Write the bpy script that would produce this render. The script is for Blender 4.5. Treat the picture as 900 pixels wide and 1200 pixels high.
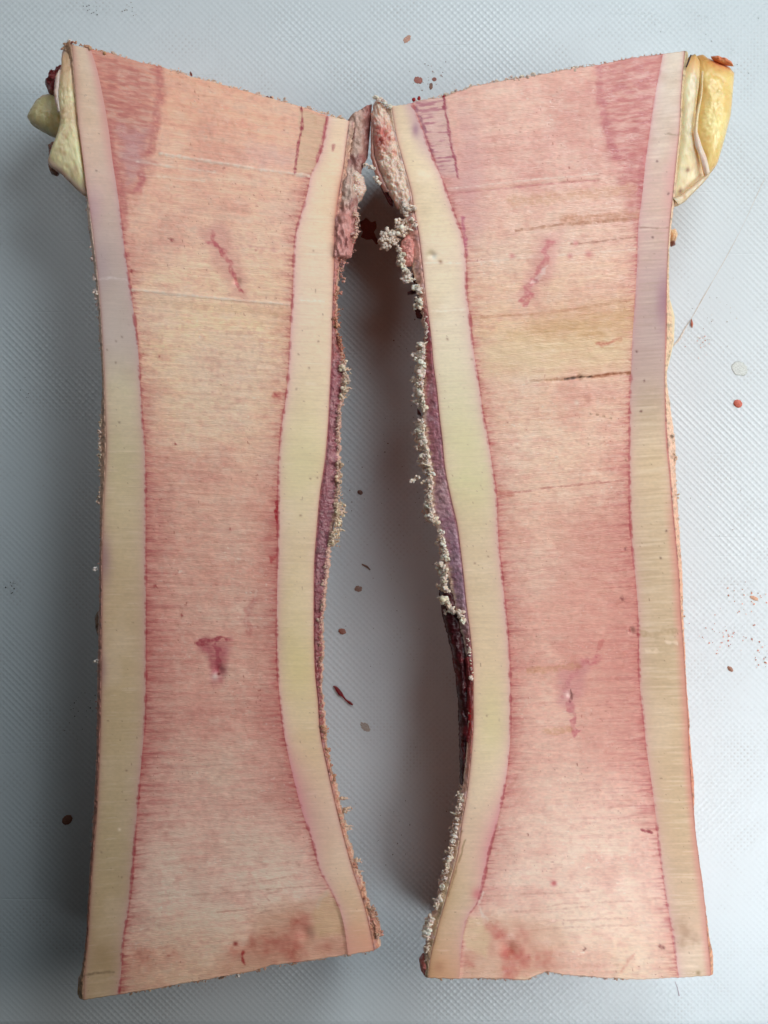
import bpy, math, random
import numpy as np
from mathutils import Vector

# ------------------------------------------------------------------ clean
for o in list(bpy.data.objects):
    bpy.data.objects.remove(o)
scene = bpy.context.scene
COL = scene.collection

# ------------------------------------------------------------------ camera, world, lamps, exposure
S = 0.0002          # metres per photograph pixel on the sawn faces
H = 0.032           # height of the sawn faces above the board
D = 0.30            # camera distance from the sawn faces
cam_d = bpy.data.cameras.new("camera")
cam = bpy.data.objects.new("camera", cam_d)
COL.objects.link(cam)
cam.location = (0, 0, H + D)
cam.rotation_euler = (0, 0, 0)
cam_d.sensor_fit = 'VERTICAL'
cam_d.angle = 2 * math.atan(600 * S / D)
cam_d.clip_start = 0.01
cam_d.clip_end = 50
scene.camera = cam

world = bpy.data.worlds.new("World")
scene.world = world
world.use_nodes = True
bg = world.node_tree.nodes["Background"]
bg.inputs[0].default_value = (0.95, 1.0, 0.98, 1)
bg.inputs[1].default_value = 0.02


def area(name, loc, target, size, power, colr, size_y=None, spread=180):
    l = bpy.data.lights.new(name, 'AREA')
    l.energy = power
    l.color = colr
    l.size = size
    l.spread = math.radians(spread)
    if size_y:
        l.shape = 'RECTANGLE'
        l.size_y = size_y
    o = bpy.data.objects.new(name, l)
    COL.objects.link(o)
    o.location = loc
    d = Vector(target) - Vector(loc)
    o.rotation_euler = d.to_track_quat('-Z', 'Y').to_euler()
    return o


area("top_fill_light", (-0.14, 0.18, 0.27), (-0.05, 0.07, 0.0), 0.12, 0.019, (0.93, 0.975, 1.0), None, 60)  # weak fill added at upper left to lift the shade beside the bone
area("top_fill_light", (0.13, 0.22, 0.28), (0.0, 0.06, 0.0), 0.15, 0.575, (0.835, 0.945, 1.0))
area("window_light", (0.34, 0.05, 0.31), (0.02, 0.0, 0.0), 0.19, 0.66, (1.0, 0.985, 0.955))
area("window_light", (0.36, 0.0, 0.20), (0.09, -0.02, 0.0), 0.15, 0.058, (1.0, 0.985, 0.955), None, 60)
area("window_light", (0.165, -0.225, 0.27), (0.11, -0.10, 0.0), 0.19, 0.056, (0.88, 0.95, 1.0), 0.075, 46)

scene.view_settings.view_transform = 'Standard'
scene.view_settings.look = 'None'
scene.view_settings.exposure = 0.08
scene.view_settings.gamma = 1.0

rng = np.random.default_rng(7)
random.seed(7)

# ------------------------------------------------------------------ numpy helpers


def hash2(ix, iy, seed):
    n = (ix.astype(np.int64) * 374761393 + iy.astype(np.int64) * 668265263 + seed * 974634777) & 0xFFFFFFFF
    n = ((n ^ (n >> 13)) * 1274126177) & 0xFFFFFFFF
    n = n ^ (n >> 16)
    return (n & 0xFFFFFF) / float(0xFFFFFF)


def vnoise(x, y, seed=0):
    x = np.asarray(x, float)
    y = np.asarray(y, float)
    ix = np.floor(x)
    iy = np.floor(y)
    fx = x - ix
    fy = y - iy
    fx = fx * fx * fx * (fx * (fx * 6 - 15) + 10)
    fy = fy * fy * fy * (fy * (fy * 6 - 15) + 10)
    a = hash2(ix, iy, seed)
    b = hash2(ix + 1, iy, seed)
    c = hash2(ix, iy + 1, seed)
    d = hash2(ix + 1, iy + 1, seed)
    return ((a * (1 - fx) + b * fx) * (1 - fy) + (c * (1 - fx) + d * fx) * fy) * 2 - 1


def fbm(x, y, seed=0, octv=3, gain=0.5):
    t = 0
    amp = 1.0
    tot = 0
    for i in range(octv):
        t = t + amp * vnoise(x * 2 ** i + 17.3 * i, y * 2 ** i - 9.1 * i, seed + i * 31)
        tot += amp
        amp *= gain
    return t / tot


def sstep(a, b, x):
    t = np.clip((x - a) / (b - a), 0, 1)
    return t * t * (3 - 2 * t)


def curve(pts):
    """smooth x(y) through traced points"""
    p = np.array(sorted([(q[1], q[0]) for q in pts]), float)
    ys, xs = p[:, 0], p[:, 1]
    m = np.zeros_like(xs)
    dl = np.diff(xs) / np.diff(ys)
    m[0] = dl[0]
    m[-1] = dl[-1]
    for i in range(1, len(xs) - 1):
        m[i] = 0.5 * (dl[i - 1] + dl[i]) if dl[i - 1] * dl[i] > 0 else 0.25 * (dl[i - 1] + dl[i])

    def f(y):
        y = np.asarray(y, float)
        k = np.clip(np.searchsorted(ys, y) - 1, 0, len(ys) - 2)
        h = ys[k + 1] - ys[k]
        t = (y - ys[k]) / h
        t = np.clip(t, -0.5, 1.5)
        t2 = t * t
        t3 = t2 * t
        return (2 * t3 - 3 * t2 + 1) * xs[k] + (t3 - 2 * t2 + t) * h * m[k] + (-2 * t3 + 3 * t2) * xs[k + 1] + (t3 - t2) * h * m[k + 1]
    return f


def poly_dist(x, y, pts):
    """distance to a polyline and running length along it"""
    best = np.full(x.shape, 1e9)
    along = np.zeros(x.shape)
    run = 0.0
    for (x0, y0), (x1, y1) in zip(pts[:-1], pts[1:]):
        dx, dy = x1 - x0, y1 - y0
        L2 = dx * dx + dy * dy
        t = np.clip(((x - x0) * dx + (y - y0) * dy) / max(L2, 1e-9), 0, 1)
        d = np.hypot(x - x0 - t * dx, y - y0 - t * dy)
        L = math.sqrt(L2)
        k = d < best
        best = np.where(k, d, best)
        along = np.where(k, run + t * L, along)
        run += L
    return best, along, run


def inside_soft(x, y, poly, soft):
    """soft polygon mask"""
    px = np.array([p[0] for p in poly], float)
    py = np.array([p[1] for p in poly], float)
    ins = np.zeros(x.shape, bool)
    j = len(px) - 1
    for i in range(len(px)):
        c = ((py[i] > y) != (py[j] > y)) & (x < (px[j] - px[i]) * (y - py[i]) / (py[j] - py[i] + 1e-12) + px[i])
        ins ^= c
        j = i
    d, _, _ = poly_dist(x, y, list(poly) + [poly[0]])
    sd = np.where(ins, d, -d)
    return sstep(-soft, soft, sd)


def lin(c):
    c = np.clip(np.asarray(c, float), 0, 1)
    return np.where(c <= 0.04045, c / 12.92, ((c + 0.055) / 1.055) ** 2.4)


def rgb(*c):
    return np.array(c, float) / 255.0


def mix(col, c, m):
    m = np.clip(m, 0, 1)[..., None]
    return col * (1 - m) + np.asarray(c, float) * m


def gradient(y, table):
    ys = [t[0] for t in table]
    return np.stack([np.interp(y, ys, [t[1][k] / 255.0 for t in table]) for k in range(3)], -1)


def wpos(px, py, z):
    """photograph pixel seen at height z -> place in the world (metres)"""
    k = S * (D + H - z) / D
    return (np.asarray(px) - 450.0) * k, (600.0 - np.asarray(py)) * k

# ------------------------------------------------------------------ mesh helpers


def mesh_obj(name, verts, quads, mat, parent=None, cols=None, tris=None, smooth=True):
    me = bpy.data.meshes.new(name)
    verts = np.asarray(verts, np.float32).reshape(-1, 3)
    faces = []
    nq = 0 if quads is None else len(quads)
    nt = 0 if tris is None else len(tris)
    me.vertices.add(len(verts))
    me.vertices.foreach_set("co", verts.ravel())
    idx = []
    if nq:
        idx.append(np.asarray(quads, np.int32).ravel())
    if nt:
        idx.append(np.asarray(tris, np.int32).ravel())
    idx = np.concatenate(idx)
    me.loops.add(len(idx))
    me.loops.foreach_set("vertex_index", idx)
    starts = np.concatenate([np.arange(nq) * 4, nq * 4 + np.arange(nt) * 3]).astype(np.int32)
    me.polygons.add(nq + nt)
    me.polygons.foreach_set("loop_start", starts)
    if smooth:
        me.polygons.foreach_set("use_smooth", np.ones(nq + nt, bool))
    me.update(calc_edges=True)
    if cols is not None:
        a = me.color_attributes.new("Col", 'FLOAT_COLOR', 'POINT')
        c = np.ones((len(verts), 4), np.float32)
        c[:, :3] = np.asarray(cols, np.float32).reshape(-1, 3)
        a.data.foreach_set("color", c.ravel())
    me.validate()
    me.materials.append(mat)
    o = bpy.data.objects.new(name, me)
    COL.objects.link(o)
    if parent is not None:
        o.parent = parent
        o.matrix_parent_inverse.identity()
        o.location = Vector((0, 0, 0)) - parent.location
    return o


def grid_quads(n, m, off=0):
    i = np.arange(n - 1)[:, None] * m + np.arange(m - 1)[None, :]
    q = np.stack([i, i + m, i + m + 1, i + 1], -1).reshape(-1, 4)
    return q + off


def grid_obj(name, PX, PY, Z, colr, mat, parent, skirt=(1, 1, 0, 0)):
    """PX, PY photograph pixels on the sawn plane, Z world height. skirt: first row, last row, first column, last column"""
    X = (PX - 450.0) * S
    Y = (600.0 - PY) * S
    r0, r1, c0, c1 = skirt
    pads = ((r0, r1), (c0, c1))
    X = np.pad(X, pads, mode='edge')
    Y = np.pad(Y, pads, mode='edge')
    Zp = np.pad(Z, pads, mode='edge')
    C = np.pad(colr, pads + ((0, 0),), mode='edge')
    if r0:
        Zp[0] -= 0.003
    if r1:
        Zp[-1] -= 0.003
    if c0:
        Zp[:, 0] -= 0.003
    if c1:
        Zp[:, -1] -= 0.003
    n, m = X.shape
    v = np.stack([X, Y, Zp], -1).reshape(-1, 3)
    return mesh_obj(name, v, grid_quads(n, m), mat, parent, lin(C).reshape(-1, 3))


def resample(pts, n, closed=True):
    p = np.array(pts, float)
    if closed:
        p = np.vstack([p, p[:1]])
    seg = np.hypot(*np.diff(p, axis=0).T)
    s = np.concatenate([[0], np.cumsum(seg)])
    t = np.linspace(0, s[-1], n, endpoint=not closed)
    return np.stack([np.interp(t, s, p[:, 0]), np.interp(t, s, p[:, 1])], -1)


def blob(name, outline, z_top, thick, dome, mat, parent=None, colfn=None, n=96, rings=14, rough=0.0, seed=0, base=None, jag=0.0, smooth_it=2):
    """a thick irregular lump from a star shaped outline (photograph pixels seen at height z_top)"""
    n, rings = int(n * 1.8), int(rings * 2.4)
    o = resample(outline, n)
    for _ in range(smooth_it):
        o = 0.25 * np.roll(o, 1, 0) + 0.5 * o + 0.25 * np.roll(o, -1, 0)
    c = o.mean(0)
    a = np.arange(n)
    if jag:
        o = c + (o - c) * (1 + jag * fbm(a * 0.37, a * 0.11, seed + 5, 3))[:, None]
    R = np.concatenate([np.linspace(0.02, 1, rings), np.linspace(1, 0.02, 6)[1:] ** 1.0])
    up = np.concatenate([np.ones(rings), np.zeros(5)])
    os_ = o.copy()
    for _ in range(160):
        os_ = 0.25 * np.roll(os_, 1, 0) + 0.5 * os_ + 0.25 * np.roll(os_, -1, 0)
    wj = (R ** 3)[:, None, None]
    PXY = c[None, None, :] + ((o - c)[None] * wj + (os_ - c)[None] * (1 - wj)) * R[:, None, None]
    PX, PY = PXY[..., 0], PXY[..., 1]
    r = R[:, None] * np.ones((1, n))
    prof = np.sqrt(np.clip(1 - r ** 2.6, 0, 1))
    nz = fbm(PX * 0.22, PY * 0.22, seed, 3) * rough
    Zt = z_top - thick * 0.4 + (dome + thick * 0.4) * prof + nz * np.clip((1 - r) * 5 + 0.25, 0, 1)
    Zb = z_top - thick * 0.4 - thick * 0.6 * np.sqrt(np.clip(1 - r ** 2, 0, 1))
    Z = np.where(up[:, None] > 0, Zt, Zb)
    if base is not None:
        Z = np.maximum(Z, base)
    X, Y = wpos(PX, PY, z_top)
    C = colfn(PX, PY, r) if callable(colfn) else np.ones(PX.shape + (3,)) * np.asarray(colfn)
    nr = len(R)
    v = np.stack([X, Y, Z], -1).reshape(-1, 3)
    i = np.arange(nr - 1)[:, None] * n
    j = np.arange(n)[None]
    q = np.stack([i + j, i + n + j, i + n + (j + 1) % n, i + (j + 1) % n], -1).reshape(-1, 4)
    t = []
    top_c = len(v)
    v = np.vstack([v, v[:n].mean(0), v[(nr - 1) * n:].mean(0)])
    jj = np.arange(n)
    t.append(np.stack([np.full(n, top_c), jj, (jj + 1) % n], -1))
    b = (nr - 1) * n
    t.append(np.stack([np.full(n, top_c + 1), b + (jj + 1) % n, b + jj], -1))
    cc = lin(C).reshape(-1, 3)
    cc = np.vstack([cc, cc[0], cc[-1]])
    return mesh_obj(name, v, q, mat, parent, cc, np.concatenate(t))


def ribbon(name, left, right, z, thick, mat, parent=None, colfn=None, n=120, m=12, rough=0.0, seed=0, jag=0.0):
    """a long lump between two traced edges, domed across"""
    L = resample(left, n, False)
    R = resample(right, n, False)
    a = np.arange(n)
    L = L + np.stack([jag * fbm(a * 0.5, a * 0, seed + 1, 3), 0 * a], -1)
    t = np.linspace(0, 1, m)
    tt = np.concatenate([t, t[::-1]])
    PX = L[:, None, 0] * (1 - tt) + R[:, None, 0] * tt
    PY = L[:, None, 1] * (1 - tt) + R[:, None, 1] * tt
    top = np.concatenate([np.ones(m), np.zeros(m)])
    zz = np.interp(a / (n - 1), np.linspace(0, 1, len(z)), z) if np.ndim(z) else np.full(n, z)
    prof = np.sin(np.pi * np.clip(tt, 0, 1)) ** 0.6
    nz = fbm(PX * 0.25, PY * 0.12, seed, 3) * rough
    Z = zz[:, None] + np.where(top > 0, 0.5 * thick * prof, -0.5 * thick * prof)[None] + nz
    X, Y = wpos(PX, PY, zz[:, None])
    C = colfn(PX, PY, tt[None] + 0 * PX) if callable(colfn) else np.ones(PX.shape + (3,)) * np.asarray(colfn)
    w = 2 * m
    i = np.arange(n - 1)[:, None] * w
    j = np.arange(w)[None]
    q = np.stack([i + j, i + w + j, i + w + (j + 1) % w, i + (j + 1) % w], -1).reshape(-1, 4)
    tr = []
    for base_, fl in ((0, False), ((n - 1) * w, True)):
        for k in range(1, w - 1):
            tr.append((base_, base_ + k, base_ + k + 1) if not fl else (base_, base_ + k + 1, base_ + k))
    v = np.stack([X, Y, Z], -1).reshape(-1, 3)
    return mesh_obj(name, v, q, mat, parent, lin(C).reshape(-1, 3), np.array(tr))


def tube(name, path, radii, z, mat, parent=None, colr=(0.5, 0.1, 0.1), k=8, flat=1.0):
    p = np.array(path, float)
    n = len(p)
    r = np.interp(np.arange(n), np.linspace(0, n - 1, len(radii)), radii)
    d = np.gradient(p, axis=0)
    d /= np.linalg.norm(d, axis=1)[:, None] + 1e-9
    nx = np.stack([-d[:, 1], d[:, 0]], -1)
    a = np.arange(k) / k * 2 * np.pi
    PX = p[:, None, 0] + nx[:, None, 0] * np.cos(a) * r[:, None]
    PY = p[:, None, 1] + nx[:, None, 1] * np.cos(a) * r[:, None]
    zz = np.ones(n) * z
    Z = zz[:, None] + np.sin(a)[None] * r[:, None] * S * flat
    X, Y = wpos(PX, PY, zz[:, None])
    i = np.arange(n - 1)[:, None] * k
    j = np.arange(k)[None]
    q = np.stack([i + j, i + (j + 1) % k, i + k + (j + 1) % k, i + k + j], -1).reshape(-1, 4)
    tr = []
    for b, fl in ((0, True), ((n - 1) * k, False)):
        for m in range(1, k - 1):
            tr.append((b, b + m, b + m + 1) if not fl else (b, b + m + 1, b + m))
    C = np.ones((n * k, 3)) * lin(np.asarray(colr))
    return mesh_obj(name, np.stack([X, Y, Z], -1).reshape(-1, 3), q, mat, parent, C, np.array(tr))


def smooth_path(pts, n):
    p = np.array(pts, float)
    t = np.linspace(0, len(p) - 1, n)
    q = np.stack([np.interp(t, np.arange(len(p)), p[:, k]) for k in range(2)], -1)
    for _ in range(max(1, n // len(p))):
        q[1:-1] = 0.25 * q[:-2] + 0.5 * q[1:-1] + 0.25 * q[2:]
    return q


def icosphere():
    import bmesh
    bm = bmesh.new()
    bmesh.ops.create_icosphere(bm, subdivisions=2, radius=1)
    v = np.array([x.co[:] for x in bm.verts])
    f = np.array([[q.index for q in p.verts] for p in bm.faces])
    bm.free()
    return v, f


ICO_V, ICO_F = icosphere()


class Crumbs:
    """many irregular grains joined into one mesh"""

    def __init__(self):
        self.v, self.f, self.c = [], [], []
        self.n = 0

    def add(self, px, py, z, r, colr, stretch=(1, 1, 1), ang=0.0, jit=0.30):
        w3 = rng.normal(size=(3, 3)) * 2.2
        ph = rng.uniform(0, 6.28, 3)
        lump = np.sin(ICO_V @ w3.T + ph).sum(1, keepdims=True) / 3
        v = ICO_V * (1 + jit * lump + 0.05 * rng.normal(size=(len(ICO_V), 1)).clip(-1.5, 1.5))
        v = v * np.array(stretch)
        q = rng.normal(size=4) * np.array([1, .35, .35, .35]) + np.array([1.2, 0, 0, 0])
        q /= np.linalg.norm(q)
        w, x, y, zq = q
        R = np.array([[1 - 2 * (y * y + zq * zq), 2 * (x * y - zq * w), 2 * (x * zq + y * w)],
                      [2 * (x * y + zq * w), 1 - 2 * (x * x + zq * zq), 2 * (y * zq - x * w)],
                      [2 * (x * zq - y * w), 2 * (y * zq + x * w), 1 - 2 * (x * x + y * y)]])
        v = v @ R.T
        ca, sa = math.cos(ang), math.sin(ang)
        v = v @ np.array([[ca, sa, 0], [-sa, ca, 0], [0, 0, 1]])
        X, Y = wpos(px, py, z)
        v = v * (r * S) + np.array([float(X), float(Y), z])
        self.v.append(v)
        self.f.append(ICO_F + self.n)
        self.n += len(v)
        c = np.asarray(colr) * (1 + 0.05 * rng.normal(size=(len(v), 1)))
        self.c.append(c)

    def clump(self, px, py, z, size, colr, k=7, spread=1.0):
        for _ in range(k):
            a = rng.uniform(0, 2 * np.pi)
            d = size * spread * math.sqrt(rng.uniform(0, 1))
            self.add(px + d * math.cos(a), py + d * math.sin(a), z + rng.uniform(-0.6, 0.8) * size * S,
                     size * rng.uniform(0.26, 0.85), np.clip(np.asarray(colr) * rng.uniform(0.92, 1.06), 0, 1),
                     (rng.uniform(.8, 1.5), rng.uniform(.7, 1.1), rng.uniform(.8, 1.1)), rng.uniform(-0.5, 0.5))

    def build(self, name, mat, parent):
        return mesh_obj(name, np.vstack(self.v), None, mat, parent, lin(np.vstack(self.c)), np.vstack(self.f))


def tag(o, label=None, cat=None, group=None, kind=None):
    if label:
        o["label"] = label
    if cat:
        o["category"] = cat
    if group:
        o["group"] = group
    if kind:
        o["kind"] = kind
    return o


def empty(name, loc):
    o = bpy.data.objects.new(name, None)
    COL.objects.link(o)
    o.location = loc
    return o

# ------------------------------------------------------------------ materials


def mat_tissue(name, rough=0.42, spec=0.45, fine=(900, 4200, 900), var=0.10, bump=0.25, bump_d=0.0002, sss=0.0, coat=0.0, rvar=0.15):
    m = bpy.data.materials.new(name)
    m.use_nodes = True
    nt = m.node_tree
    b = nt.nodes["Principled BSDF"]
    at = nt.nodes.new("ShaderNodeAttribute")
    at.attribute_name = "Col"
    tc = nt.nodes.new("ShaderNodeTexCoord")
    mp = nt.nodes.new("ShaderNodeMapping")
    mp.inputs['Scale'].default_value = fine
    nt.links.new(tc.outputs['Object'], mp.inputs[0])
    nz = nt.nodes.new("ShaderNodeTexNoise")
    nz.inputs['Scale'].default_value = 1.0
    nz.inputs['Detail'].default_value = 3
    nt.links.new(mp.outputs[0], nz.inputs['Vector'])
    mr = nt.nodes.new("ShaderNodeMapRange")
    mr.inputs[1].default_value = 0.25
    mr.inputs[2].default_value = 0.75
    mr.inputs[3].default_value = 1 - var
    mr.inputs[4].default_value = 1 + var
    nt.links.new(nz.outputs[0], mr.inputs[0])
    mul = nt.nodes.new("ShaderNodeVectorMath")
    mul.operation = 'SCALE'
    nt.links.new(at.outputs['Color'], mul.inputs[0])
    nt.links.new(mr.outputs[0], mul.inputs['Scale'])
    nt.links.new(mul.outputs[0], b.inputs['Base Color'])
    n2 = nt.nodes.new("ShaderNodeTexNoise")
    n2.inputs['Scale'].default_value = 350
    n2.inputs['Detail'].default_value = 2
    nt.links.new(tc.outputs['Object'], n2.inputs['Vector'])
    m2 = nt.nodes.new("ShaderNodeMapRange")
    m2.inputs[1].default_value = 0.3
    m2.inputs[2].default_value = 0.7
    m2.inputs[3].default_value = max(0.05, rough - rvar)
    m2.inputs[4].default_value = rough + rvar
    nt.links.new(n2.outputs[0], m2.inputs[0])
    nt.links.new(m2.outputs[0], b.inputs['Roughness'])
    b.inputs['Specular IOR Level'].default_value = spec
    bp = nt.nodes.new("ShaderNodeBump")
    bp.inputs['Strength'].default_value = bump
    bp.inputs['Distance'].default_value = bump_d
    nt.links.new(nz.outputs[0], bp.inputs['Height'])
    nt.links.new(bp.outputs[0], b.inputs['Normal'])
    if sss:
        b.inputs['Subsurface Weight'].default_value = sss
        b.inputs['Subsurface Radius'].default_value = (1.0, 0.5, 0.3)
        b.inputs['Subsurface Scale'].default_value = 0.003
    if coat:
        b.inputs['Coat Weight'].default_value = coat
        b.inputs['Coat Roughness'].default_value = 0.12
    return m


M_marrow = mat_tissue("marrow", 0.36, 0.5, (700, 5200, 900), 0.055, 0.5, 0.00022)
M_cortex = mat_tissue("cortical_bone", 0.40, 0.45, (260, 5200, 900), 0.035, 0.22, 0.00012, rvar=0.08)
M_perio = mat_tissue("membrane", 0.36, 0.5, (2600, 2200, 1500), 0.16, 0.6, 0.0003)
M_shell = mat_tissue("bone_outside", 0.5, 0.4, (800, 800, 800), 0.2, 0.5, 0.0004)
M_crumb = mat_tissue("bone_meal", 0.65, 0.25, (2500, 2500, 2500), 0.06, 0.2, 0.0001, sss=0.35)
M_fat = mat_tissue("fat", 0.34, 0.5, (600, 420, 600), 0.05, 0.22, 0.0003, sss=0.65)
M_meat = mat_tissue("meat", 0.30, 0.5, (1500, 1500, 1500), 0.25, 0.7, 0.0004)
M_clot = mat_tissue("blood_clot", 0.34, 0.35, (500, 1500, 500), 0.35, 0.8, 0.0006, rvar=0.08)
M_spot = mat_tissue("dried_blood", 0.5, 0.4, (2500, 2500, 2500), 0.25, 0.4, 0.0001)


def mat_board():
    m = bpy.data.materials.new("embossed_white_plastic")
    m.use_nodes = True
    nt = m.node_tree
    N = nt.nodes
    Lk = nt.links.new
    b = N["Principled BSDF"]
    tc = N.new("ShaderNodeTexCoord")
    sep = N.new("ShaderNodeSeparateXYZ")
    Lk(tc.outputs['Object'], sep.inputs[0])

    def math_(op, a, bb=None, c=None):
        n = N.new("ShaderNodeMath")
        n.operation = op
        for i, v in enumerate((a, bb, c)):
            if v is None:
                continue
            if isinstance(v, (int, float)):
                n.inputs[i].default_value = v
            else:
                Lk(v, n.inputs[i])
        return n.outputs[0]
    # diamond net: two families of diagonal ridges
    pitch_x, pitch_y = 0.001715, 0.001715
    kx, ky = 2 * math.pi / pitch_x, 2 * math.pi / pitch_y
    ux = math_('MULTIPLY', sep.outputs[0], kx)
    uy = math_('MULTIPLY', sep.outputs[1], ky)
    a1 = math_('COSINE', math_('ADD', ux, uy))
    a2 = math_('COSINE', math_('SUBTRACT', ux, uy))
    # in this form each family has period pitch/sqrt2; halve for one cell per pitch
    net = math_('MAXIMUM', a1, a2)
    ridge = math_('POWER', math_('MULTIPLY_ADD', net, 0.5, 0.5), 2.2)
    node = math_('POWER', math_('MULTIPLY_ADD', math_('ADD', a1, a2), 0.25, 0.5), 2.0)
    pitc = math_('POWER', math_('MULTIPLY_ADD', math_('ADD', a1, a2), -0.25, 0.5), 5.0)
    height = math_('MULTIPLY_ADD', node, 0.85, math_('MULTIPLY', ridge, 0.18))
    pit = math_('SUBTRACT', 1.0, height)
    big = N.new("ShaderNodeTexNoise")
    big.inputs['Scale'].default_value = 26
    big.inputs['Detail'].default_value = 5
    big.inputs['Roughness'].default_value = 0.62
    Lk(tc.outputs['Object'], big.inputs['Vector'])
    wear = N.new("ShaderNodeMapRange")
    wear.inputs[1].default_value = 0.38
    wear.inputs[2].default_value = 0.66
    wear.inputs[3].default_value = 1.0
    wear.inputs[4].default_value = 0.30
    Lk(big.outputs[0], wear.inputs[0])
    hw = math_('MULTIPLY', height, wear.outputs[0])
    # knife scratches
    mp = N.new("ShaderNodeMapping")
    mp.inputs['Rotation'].default_value = (0, 0, math.radians(28))
    mp.inputs['Scale'].default_value = (35, 900, 1)
    Lk(tc.outputs['Object'], mp.inputs[0])
    sc = N.new("ShaderNodeTexNoise")
    sc.inputs['Scale'].default_value = 1
    sc.inputs['Detail'].default_value = 1
    Lk(mp.outputs[0], sc.inputs['Vector'])
    scm = N.new("ShaderNodeMapRange")
    scm.inputs[1].default_value = 0.70
    scm.inputs[2].default_value = 0.80
    Lk(sc.outputs[0], scm.inputs[0])
    hs = math_('SUBTRACT', hw, math_('MULTIPLY', scm.outputs[0], 0.5))
    fn = N.new("ShaderNodeTexNoise")
    fn.inputs['Scale'].default_value = 2600
    fn.inputs['Detail'].default_value = 2
    Lk(tc.outputs['Object'], fn.inputs['Vector'])
    hf = math_('MULTIPLY_ADD', fn.outputs[0], 0.25, hs)
    bp = N.new("ShaderNodeBump")
    bp.inputs['Strength'].default_value = 0.5
    bp.inputs['Distance'].default_value = 0.00022
    Lk(hf, bp.inputs['Height'])
    Lk(bp.outputs[0], b.inputs['Normal'])
    # colour: white plastic, grime caught in the pits
    gr = N.new("ShaderNodeTexNoise")
    gr.inputs['Scale'].default_value = 60
    gr.inputs['Detail'].default_value = 6
    gr.inputs['Roughness'].default_value = 0.7
    Lk(tc.outputs['Object'], gr.inputs['Vector'])
    grm = N.new("ShaderNodeMapRange")
    grm.inputs[1].default_value = 0.50
    grm.inputs[2].default_value = 0.80
    Lk(gr.outputs[0], grm.inputs[0])
    dirt = math_('MULTIPLY', pitc, grm.outputs[0])
    dirt = math_('MULTIPLY', dirt, 0.75)
    mx = N.new("ShaderNodeMix")
    mx.data_type = 'RGBA'
    mx.inputs[6].default_value = (0.66, 0.712, 0.735, 1)
    mx.inputs[7].default_value = (0.30, 0.25, 0.22, 1)
    Lk(dirt, mx.inputs[0])
    Lk(mx.outputs[2], b.inputs['Base Color'])
    rg = N.new("ShaderNodeMapRange")
    rg.inputs[1].default_value = 0.1
    rg.inputs[2].default_value = 0.8
    rg.inputs[3].default_value = 0.50
    rg.inputs[4].default_value = 0.13
    Lk(hw, rg.inputs[0])
    Lk(rg.outputs[0], b.inputs['Roughness'])
    b.inputs['Specular IOR Level'].default_value = 0.5
    return m


M_board = mat_board()


def mat_plain(name, colr, rough, scale=200, var=0.1):
    m = bpy.data.materials.new(name)
    m.use_nodes = True
    nt = m.node_tree
    b = nt.nodes["Principled BSDF"]
    nz = nt.nodes.new("ShaderNodeTexNoise")
    nz.inputs['Scale'].default_value = scale
    nz.inputs['Detail'].default_value = 4
    tc = nt.nodes.new("ShaderNodeTexCoord")
    nt.links.new(tc.outputs['Object'], nz.inputs['Vector'])
    cr = nt.nodes.new("ShaderNodeValToRGB")
    cr.color_ramp.elements[0].position = 0.3
    cr.color_ramp.elements[1].position = 0.7
    cr.color_ramp.elements[0].color = tuple(c * (1 - var) for c in colr) + (1,)
    cr.color_ramp.elements[1].color = tuple(min(1, c * (1 + var)) for c in colr) + (1,)
    nt.links.new(nz.outputs[0], cr.inputs[0])
    nt.links.new(cr.outputs[0], b.inputs['Base Color'])
    b.inputs['Roughness'].default_value = rough
    return m


M_counter = mat_plain("dark_countertop", (0.07, 0.06, 0.055), 0.4, 90, 0.4)
M_rim = mat_plain("smooth_white_plastic", (0.60, 0.61, 0.58), 0.4, 80, 0.05)

# ------------------------------------------------------------------ the surface: board on a countertop


def box_mesh(x0, x1, y0, y1, z0, z1, bev, name, mat, parent=None):
    import bmesh
    bm = bmesh.new()
    bmesh.ops.create_cube(bm, size=1)
    for v in bm.verts:
        v.co.x = x0 if v.co.x < 0 else x1
        v.co.y = y0 if v.co.y < 0 else y1
        v.co.z = z0 if v.co.z < 0 else z1
    if bev:
        bmesh.ops.bevel(bm, geom=list(bm.edges), offset=bev, segments=4, affect='EDGES', profile=0.5)
    me = bpy.data.meshes.new(name)
    bm.to_mesh(me)
    bm.free()
    me.materials.append(mat)
    o = bpy.data.objects.new(name, me)
    COL.objects.link(o)
    if parent:
        o.parent = parent
        o.location = Vector((0, 0, 0)) - parent.location
    return o


BOARD_BOTTOM = float(wpos(0, 1206, 0)[1])
ct = box_mesh(-0.75, 0.75, -0.45, 0.75, -0.052, -0.012, 0.003, "countertop", M_counter)
tag(ct, "dark countertop under the white board", None, None, 'structure')
board = empty("cutting_board", (0, 0, -0.012))
tag(board, "white plastic cutting board embossed with a fine diamond net, under both bone halves", "cutting board")
box_mesh(-0.26, 0.26, BOARD_BOTTOM, 0.19, -0.012, 0.0, 0.002, "board_slab", M_board, board)

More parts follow.
